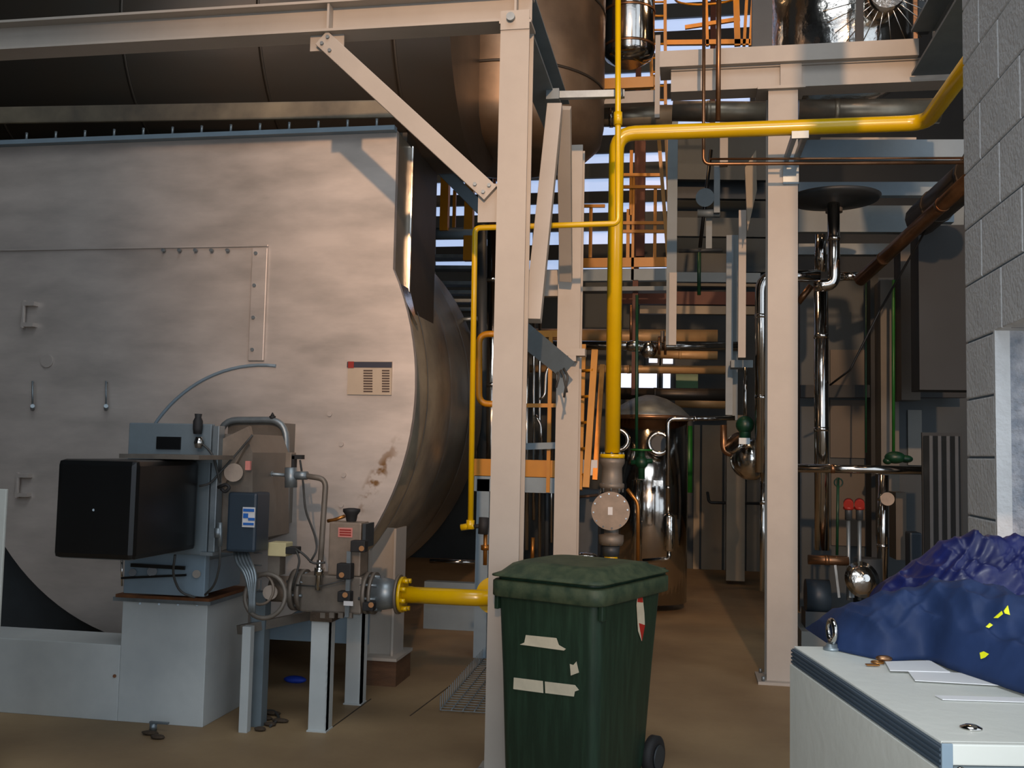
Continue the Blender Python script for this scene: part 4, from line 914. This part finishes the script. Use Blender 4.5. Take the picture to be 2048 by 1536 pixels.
# hopper bottom and beams above right bay
t = thing('hopper', 'cone bottomed hopper hanging in the right bay', 'hopper', P(1668, 415, 8.4))
c = P(1668, 418, 8.5); MB().lathe((c.x, 8.5, c.z), Z, [(0, .05), (.02, .12), (.05, .26), (.07, .36), (.1, .38)], 36).build('cone', 'dark', t)
MB().lathe((c.x, 8.5, c.z), Z, [(-.03, .07), (.01, .07)], 20).build('outlet_flange', 'greycast', t)
rb = [('galvanised beam in right bay just under the yellow pipe', 303, 8.8, .10, 1596, 1925, 'bluegrey'), ('galvanised beam in right bay behind the hopper', 380, 9.4, .07, 1596, 1900, 'bluegrey'), ('wide grey beam in right bay below the hopper', 440, 9.6, .14, 1596, 1925, 'framedark'), ('dark beam across the right bay, lowest', 500, 9.9, .06, 1596, 1830, 'greysteel'),
      ('rail edge low on right bay wall', 783, 10.3, .07, 1600, 1930, 'walldark'), ('tan beam tucked right under the yellow pipe', 284, 9.2, .03, 1640, 1830, 'frame'), ('pale bracket end beside the block wall', 438, 8.4, .04, 1862, 1905, 'bluegrey')]
for lb, y_, Yd, h, a_, b_, m_ in rb: MB().bar(P(a_, y_, Yd), P(b_, y_, Yd), h * 1.8, .1, Y).build('bay_beam', m_, None, lb, 'beam')
MB().bb((P(1900, 600, 5).x, 5, 1.9), (P(1900, 600, 5).x + .02, 5.05, 4)).build('edge_strip', 'brass', None, 'orange lit strip right at the block wall edge', 'strip') if False else None
# upper right clutter
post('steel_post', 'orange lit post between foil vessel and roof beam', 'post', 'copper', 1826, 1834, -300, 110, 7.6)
post('steel_post', 'dark slanted post beside the foil vessel', 'post', 'dark', 1836, 1860, -300, 60, 8.2)

# ------------------------------------------------------------------ floor clutter on the left
t = thing('cable_ladder', 'upright wire mesh cable ladder by the plinth', 'cable tray', G(505, 1455))
g = G(500, 1440)
for px in (500, 517): MB().cyl((P(px, 1300, g.y).x, g.y, 0.0), (P(px, 1300, g.y).x, g.y, P(px, 1160, g.y).z), .004, seg=6).build('side_wire', 'galv', t)
for k in range(16): 
    z_ = .05 + k * .07; MB().cyl((P(500, 1300, g.y).x, g.y, z_), (P(517, 1300, g.y).x, g.y, z_), .0025, seg=5).build('cross_wire', 'galv', t)
a = G(486, 1466)
MB().bb((a.x - .028, a.y, 0), (a.x + .022, a.y + .05, P(486, 1253, a.y).z), .002).build('support_post', 'white', None, 'short pale post standing between plinth and cable ladder', 'post')
MB().bb((a.x - .03, a.y + .12, 0), (a.x + .05, a.y + .2, P(486, 1190, a.y).z), .002).build('support_post', 'greysteel', None, 'darker grey post just behind the short pale post', 'post')
# wire mesh tray lying on the floor near the column
t = thing('mesh_tray', 'wire mesh cable tray lying on the floor left of the column', 'cable tray', G(920, 1380))
A0, A1 = G(880, 1425), G(968, 1322)
d_ = (A1 - A0).normalized(); n_ = V(-d_.y, d_.x, 0) * -1
L_ = (A1 - A0).length
for k in range(5): MB().cyl(A0 + n_ * .07 * k + Z * .02, A1 + n_ * .07 * k + Z * .02, .004, seg=5).build('long_wire', 'galv', t)
for k in range(int(L_ / .06)):
    c = A0 + d_ * .06 * k; MB().tube([c + Z * .1, c + Z * .015, c + n_ * .28 + Z * .015, c + n_ * .28 + Z * .1], .003, .005, 5).build('cross_wire', 'galv', t)
MB().ball(G(590, 1365) + Z * .02, .05, (1.6, .8, .5)).build('blue_rag', 'bluecloth', None, 'small blue rag on the floor between stand legs', 'rag')
rnd = random.Random(3)
for i, (px, py) in enumerate(((315, 1478), (300, 1470), (530, 1440), (545, 1430), (560, 1445), (540, 1452), (520, 1462))):
    c = G(px, py); MB().ball(c + Z * .012, .03, (1.2 + rnd.random(), .8, .4), 8).build('debris_lump', 'dirt', None, 'small dark dirt lump at the foot of the white plinth' if i < 2 else 'small dirt lump swept beside the cable ladder foot', 'debris', 'floor debris at the plinth foot' if i < 2 else 'floor debris by the cable ladder')
MB().tube([G(500, 1452) + Z * .01, G(530, 1425) + Z * .01, G(548, 1428) + Z * .02, G(560, 1440) + Z * .01, G(540, 1456) + Z * .01], .008, .05, 6).build('loose_cable', 'cable', None, 'loose grey cable end on the floor by the cable ladder', 'cable')
c = G(316, 1462); MB().cyl(c + V(-.03, 0, .0), c + V(-.03, 0, .04), .02).bb(c + V(-.05, -.01, .04), c + V(.06, .01, .05)).build('floor_bracket', 'galv', None, 'small metal fitting lying at the plinth foot', 'fitting')
# left edge cabinet and dark drum behind legs
a = P(6, 1100, 4.2)
MB().bb((a.x - .5, 4.2, 0), (a.x, 4.215, P(4, 978, 4.2).z), .004).build('side_cabinet', 'enamel', None, 'pale green cabinet edge at the far left margin', 'cabinet')
MB().bb((P(850, 1120, 8.6).x, 8.6, .0), (P(955, 1120, 8.6).x, 8.7, P(900, 1165, 8.6).z)).build('low_wall', 'bluegrey', None, 'low blue-grey panel behind the yellow pipe flange', 'panel')
pipe('floor_pipe', 'low chrome pipe behind boiler above the yellow pipe', 'pipe', 'chrome', .02, [(860, 1122, 8.8), (950, 1125, 8.8)])

# ------------------------------------------------------------------ wheelie bin
def bin_():
    base = V(0, 0, 0)
    ang = math.radians(-34 - 0) ; 
    # front-left, front-right rim corners from the photograph's floor plan
    fl = P(985, 1172, 1) ; 
    def at(px, py, z): return G(px, py, z)
    zr = .98
    B = at(1196, 1180, zr); a_u = math.radians(-23); ux = V(math.cos(a_u), math.sin(a_u), 0); wid = .60; uy = V(-ux.y, ux.x, 0)
    cen = B - ux * wid / 2 + uy * .362 + V(.015, -.02, 0)
    t = thing('wheelie_bin', 'dark green wheelie bin with torn tape in front of the columns', 'bin', (cen.x, cen.y, 0))
    M = Matrix((ux, uy, Z)).transposed()
    def W(x, y, z): return V(cen.x, cen.y, 0) + ux * x + uy * y + Z * (z * 1.02)
    def rrect(hw, y0, y1, z, r=.05, n=5):
        out = []
        for (cx, cy, a0) in ((hw - r, y1 - r, 0), (-hw + r, y1 - r, 90), (-hw + r, y0 + r, 180), (hw - r, y0 + r, 270)):
            for k in range(n + 1):
                a = math.radians(a0 + 90 * k / n); out.append(W(cx + r * math.cos(a), cy + r * math.sin(a), z))
        return out
    def loft(rings, cap=True):
        m = MB(); vs = [[m.b.verts.new(p) for p in r] for r in rings]; n = len(vs[0])
        for a, b in zip(vs, vs[1:]):
            for i in range(n): f = m.b.faces.new((a[i], a[(i + 1) % n], b[(i + 1) % n], b[i])); f.smooth = True
        if cap: m.b.faces.new(vs[0][::-1]); m.b.faces.new(vs[-1])
        return m
    hw = wid / 2
    body = loft([rrect(.245, -.285, .20, .03), rrect(.25, -.295, .24, .10), rrect(.262, -.315, .30, .55), rrect(.275, -.335, .35, .90), rrect(.276, -.336, .355, .92)]).build('body', 'binp', t)
    loft([rrect(.295, -.36, .405, .885, .06), rrect(.30, -.365, .41, .89, .06), rrect(.30, -.365, .41, .955, .06), rrect(.292, -.358, .405, .962, .06)]).build('rim', 'bind', t)
    loft([rrect(.28, -.345, .39, .962, .06), rrect(.28, -.343, .39, .978, .06)]).build('lid_gap', 'binp', t)
    # lid with sloped raised centre
    lid = loft([rrect(.302, -.372, .41, .978, .06), rrect(.302, -.372, .41, .984, .06), rrect(.275, -.335, .39, .996, .06), rrect(.25, -.29, .26, 1.03, .08), rrect(.22, -.24, .18, 1.042, .08)]).build('lid', 'bind', t)
    m = MB().box(W(0, -.15, 1.0), (.5, .3, .02), M, .006); m.b.free()
    MB().cyl(W(-.24, .425, .965), W(.24, .425, .965), .019).box(W(-.24, .39, .965), (.03, .08, .05), M).box(W(0, .39, .965), (.03, .08, .05), M).box(W(.24, .39, .965), (.03, .08, .05), M).build('handle', 'binp', t)
    MB().box(W(-.12, .38, 1.0), (.1, .06, .03), M, .008).box(W(.12, .38, 1.0), (.1, .06, .03), M, .008).build('hinge', 'binp', t)
    for s in (-1, 1): MB().box(W(s * .28, -.30, .86), (.02, .05, .08), M, .004).build('rim_web', 'binp', t)
    for s in (-1, 1):
        c = W(s * .262, .29, .1)
        wmb = MB().lathe(c - ux * .025 * 1, ux, [(0, .02), (0, .085), (.008, .1), (.042, .1), (.05, .085), (.05, .045), (.042, .04), (.042, .02), (.055, .018), (.055, 0)] if s > 0 else [(0, 0), (0, .085), (.008, .1), (.042, .1), (.05, .085), (.05, 0)], 32).build('wheel', 'rubber', t)
        MB().cyl(c + ux * (s * .028), c + ux * (s * .034), .06, .055, 24).build('hub', 'dark', wmb)
    MB().cyl(W(-.25, .29, .1), W(.25, .29, .1), .012).build('axle', 'galv', t)
    # torn tape on the front, lying on the sloping front face
    yf_ = lambda z: -.315 - (z - .55) * .0571 if z > .55 else -.295 - (z - .10) * .0444
    o_ = W(0, 0, 0)
    def on_front(px, py):
        r = ray(px, py); best = None
        lo, hi = 2.0, 7.0
        for _ in range(60):
            mid = (lo + hi) / 2; p = CAM + r * mid; q = p - V(cen.x, cen.y, 0); yy = q.dot(uy)
            if yy < yf_(p.z) - .004: lo = mid
            else: hi = mid
        return CAM + r * lo
    for poly, m_ in (([(1052, 1270), (1113, 1276), (1118, 1290), (1132, 1298), (1128, 1301), (1040, 1289), (1049, 1285)], 'tape'), ([(1028, 1355), (1086, 1362), (1087, 1386), (1027, 1378)], 'tape'), ([(1090, 1363), (1150, 1370), (1158, 1380), (1150, 1383), (1148, 1393), (1091, 1386)], 'tape'), ([(1140, 1328), (1147, 1330), (1153, 1323), (1158, 1345), (1142, 1351)], 'tape')):
        MB().prism([on_front(*q) for q in poly], uy * -.002).build('torn_tape', m_, t)
    def on_side(px, py):
        r = ray(px, py); lo, hi = 2.0, 7.0
        for _ in range(60):
            mid = (lo + hi) / 2; p = CAM + r * mid; q = p - V(cen.x, cen.y, 0); xx = q.dot(ux)
            if xx > .262 + (p.z - .55) * .0371 + .004: lo = mid
            else: hi = mid
        return CAM + r * lo
    st_ = MB().prism([on_side(*q) for q in [(1276, 1178), (1283, 1180), (1288, 1225), (1289, 1248), (1283, 1282), (1276, 1262), (1273, 1210)]], ux * .002).build('torn_sticker', 'tape', t)
    MB().prism([on_side(*q) + ux * .002 for q in [(1276, 1178), (1283, 1180), (1285, 1205), (1274, 1204)]], ux * .001).build('red_stripe', 'red', st_)
    MB().prism([on_side(*q) + ux * .002 for q in [(1277, 1246), (1289, 1250), (1283, 1282)]], ux * .001).build('red_stripe', 'red', st_)
bin_()

# ------------------------------------------------------------------ grey cabinet in front right
fwd = V(fw.x, fw.y, 0).normalized(); rgt = V(fwd.y, -fwd.x, 0)
ZT = 1.23
cf = G(1586, 1292, ZT); cn = G(1888, 1488, ZT)
ay = (cf - cn); LEN = ay.length; ay.normalize(); ax = V(ay.y, -ay.x, 0)
MC = Matrix((ax, ay, Z)).transposed()
def CWp(x, y, z): return V(cn.x, cn.y, 0) + ax * x + ay * y + Z * z
WID = .62
cab = thing('control_cabinet', 'pale grey metal control cabinet with ribbed edge at lower right', 'cabinet', CWp(WID / 2, LEN / 2, 0))
def cb(x0, y0, z0, x1, y1, z1, bev=0): return MB().box(CWp((x0 + x1) / 2, (y0 + y1) / 2, (z0 + z1) / 2), (x1 - x0, y1 - y0, z1 - z0), MC, bev)
cb(0.002, .012, ZT - .004, WID, LEN, ZT, .0012).build('top_panel', 'enamel', cab)
cb(0.002, .0, ZT - .026, WID, .012, ZT, .002).build('top_front_edge', 'enamel', cab)
rib = cb(-.002, .002, ZT - .032, .012, LEN - .002, ZT - .004).build('corner_profile', 'gasket', cab)
for k in range(4): cb(-.0048, .002, ZT - .030 + k * .0068, -.001, LEN - .002, ZT - .0262 + k * .0068, .0008).build('rib', 'gasket', rib)
MB().box(CWp(.003, -.001, ZT - .016), (.014, .004, .034), MC, .001).build('end_cap', 'bluegrey', rib)
cb(-.006, .0, .1, .004, LEN, ZT - .0325, .001).build('side_panel', 'enamel', cab)
cb(.012, .03, .1, WID, LEN, ZT - .006).build('carcass', 'framedark', cab)
cb(.028, -.004, .12, WID, .02, ZT - .05, .002).build('door', 'enamel', cab)
cb(0.0, .0, .0, WID, LEN, .1).build('base', 'dark', cab)
MB().lathe(CWp(.022, .004, ZT - .034), ay * -1, [(0, .006), (.003, .006), (.004, .0)], 12).build('screw', 'chrome', cab)
# lifting eye and cap bolt
e_ = G(1664, 1300, ZT)
ey = MB().lathe(e_, Z, [(0, .016), (.005, .016), (.006, .012), (.012, .010)], 20).build('eye_collar', 'galv', cab)
ec = e_ + Z * .034
mb = MB(); mb.tube([ec + (ay * math.cos(t) + Z * math.sin(t)) * .019 for t in [2 * PI * k / 24 for k in range(24)]], .0055, 0, 10, closed=True)
mb.build('lifting_eye', 'chrome', cab)
e2 = G(1942, 1457, ZT)
MB().lathe(e2, Z, [(0, .014), (.002, .014), (.005, .007), (.0055, 0)], 20).build('cap_bolt', 'chrome', cab)
# papers
for i, (poly, lb) in enumerate(([[(1770, 1324), (1860, 1322), (1900, 1345), (1780, 1342)], 'top white sheet of paper next to the keys on the cabinet'], [[(1815, 1342), (1985, 1350), (2060, 1375), (1830, 1362)], 'middle sheet of paper sticking out from under the jacket'], [[(1870, 1392), (2060, 1397), (2070, 1406), (1885, 1400)], 'long folded sheet of paper nearest the cabinet front edge'])):
    MB().prism([G(x, y, ZT + .001 + .0012 * (2 - i)) for x, y in poly], (0, 0, .0012)).build('paper_sheet', 'paper', None, lb, 'paper', 'papers on the cabinet')
kk = thing('key_bunch', 'small bunch of keys with brown fob on the cabinet edge of the jacket', 'keys', G(1765, 1327, ZT))
MB().ball(G(1768, 1326, ZT) + Z * .008, .009, (1.6, 1, .6), 12).build('fob', 'copper', kk)
MB().tube([G(1755, 1328, ZT) + V(.01 * math.cos(a), .01 * math.sin(a), .003) for a in [2 * PI * k / 14 for k in range(14)]], .0015, 0, 6, closed=True).build('ring', 'brass', kk)
MB().box(G(1745, 1333, ZT) + Z * .003, (.022, .009, .002), MC).build('key', 'brass', kk)

# jackets: cloth heaps over the cabinet
def heap(name, label, m_, foot, crest, hfun, seed, nx=110, ny=60, amp=.012, fold=22):
    """foot/crest outlines sampled from left to right as world points; closed shell between"""
    mbh = MB(); grid = []
    for i in range(nx + 1):
        s = i / nx
        def samp(L):
            f = s * (len(L) - 1); k = min(int(f), len(L) - 2); t = f - k
            p0, p1, p2, p3 = L[max(k - 1, 0)], L[k], L[k + 1], L[min(k + 2, len(L) - 1)]
            return .5 * ((2 * p1) + (p2 - p0) * t + (2 * p0 - 5 * p1 + 4 * p2 - p3) * t * t + (3 * p1 - p0 - 3 * p2 + p3) * t ** 3)
        a, b = samp(foot), samp(crest)
        row = []
        back = b + ay * .16; back.z = ZT + .002
        for j in range(ny + 1):
            t = j / ny
            if t < .62:
                q = t / .62; p = a.lerp(b, q); 
                p.z = a.z + (b.z - a.z) * math.sin(q * PI / 2) ** .8
            else:
                q = (t - .62) / .38; p = b.lerp(back, q); p.z = b.z + (back.z - b.z) * (1 - math.cos(q * PI / 2))
            env = min(1, 6 * t) * min(1, 6 * (1 - t)) * (.35 + .65 * min(1, s * 8))
            w_ = noise.noise(Vector((p.x * 5, p.y * 5, seed))) * .05
            f1 = 1 - abs(math.sin((p.x * .8 + p.z * 1.4 + p.y * .3 + w_) * fold * 2.0 + seed)) ** .7
            f2 = 1 - abs(math.sin((p.x * .5 - p.z * 1.8 + p.y * .2 - w_ * 1.4) * fold * 1.7 + seed * 2)) ** .7
            n1 = noise.noise(Vector((p.x * fold * .55 + seed, p.y * fold * .4 + p.z * fold, seed)))
            n2 = 1 - abs(noise.noise(Vector((p.x * fold + p.z * fold * .9 + seed * 2, p.y * fold * .5, p.z * fold * .5)))) * 2
            n3 = 1 - abs(noise.noise(Vector((p.x * fold * 2.2 - p.z * fold * 2, p.y * fold, seed * 3)))) * 2
            p = p + (Z * .75 - ay * .5) * env * amp * (n1 * 1.1 + n2 * .5 + n3 * .3 + f1 * .9 * (.4 + max(0, n1)) + f2 * .8 * (.4 + max(0, -n1)) - .55)
            p.z = max(p.z, ZT + .0015)
            row.append(mbh.b.verts.new(p))
        grid.append(row)
    for i in range(nx):
        for j in range(ny):
            f = mbh.b.faces.new((grid[i][j], grid[i + 1][j], grid[i + 1][j + 1], grid[i][j + 1])); f.smooth = True
    # underside
    for i in range(nx): mbh.b.faces.new((grid[i][0], grid[i][ny], grid[i + 1][ny], grid[i + 1][0]))
    mbh.b.faces.new([g_[j] for g_ in (grid[0],) for j in range(ny + 1)]); mbh.b.faces.new([grid[nx][j] for j in range(ny, -1, -1)])
    return mbh.build(name, m_, None, label, 'jacket')
def cp(px, py, D):
    r = ray(px, py); return CAM + r * D
foot = [G(1676, 1302, ZT + .001), G(1720, 1312, ZT + .001), G(1775, 1322, ZT + .001), G(1850, 1320, ZT + .004), G(1900, 1338, ZT + .004), G(1960, 1358, ZT + .004), G(2048, 1388, ZT + .004), G(2130, 1412, ZT + .004)]
crest = [cp(1663, 1246, 1.86), cp(1705, 1212, 1.84), cp(1760, 1192, 1.80), cp(1850, 1172, 1.76), cp(1925, 1160, 1.72), cp(1985, 1172, 1.68), cp(2060, 1190, 1.64), cp(2130, 1200, 1.6)]
jk = heap('work_jacket', 'dull blue work jacket crumpled over the front of the cabinet top', 'jacket', foot, crest, None, 3.1, amp=.028, fold=15)
foot2 = [G(1760, 1240, ZT + .001), G(1830, 1230, ZT + .001), G(1920, 1225, ZT + .001), G(2050, 1230, ZT + .001), G(2140, 1235, ZT + .001)]
foot2 = [cp(1752, 1185, 1.95), cp(1820, 1195, 1.9), cp(1900, 1200, 1.86), cp(1980, 1210, 1.84), cp(2060, 1220, 1.82), cp(2140, 1230, 1.8)]
for p in foot2: p.z = max(p.z - .03, ZT + .003)
crest2 = [cp(1775, 1163, 2.0), cp(1828, 1128, 2.0), cp(1880, 1096, 1.98), cp(1940, 1080, 1.96), cp(2050, 1072, 1.94), cp(2140, 1066, 1.92)]
jk2 = heap('nylon_jacket', 'shiny royal blue nylon jacket heaped behind the dull blue one', 'nylon', foot2, crest2, None, 8.4, amp=.022, fold=20)

# yellow printed marks lying on the dull jacket
from mathutils.bvhtree import BVHTree
dg = bpy.context.evaluated_depsgraph_get(); bv = BVHTree.FromObject(jk, dg)
def jhit(px, py):
    r = ray(px, py); h = bv.ray_cast(CAM - wloc(jk), r); return (h[0] + wloc(jk)) if h[0] is not None else cp(px, py, 1.5)
for poly in ([(2008, 1222), (2016, 1211), (2020, 1230), (2010, 1227)], [(1988, 1236), (1996, 1229), (2004, 1222), (2006, 1228), (1996, 1236)], [(1972, 1254), (1980, 1246), (1986, 1250), (1978, 1256)], [(1960, 1306), (1968, 1303), (1978, 1308), (1970, 1315), (1962, 1318)]):
    MB().prism([jhit(*q) - ray(*q) * .003 for q in poly], fw * .0015).build('yellow_mark', 'lyellow', jk)
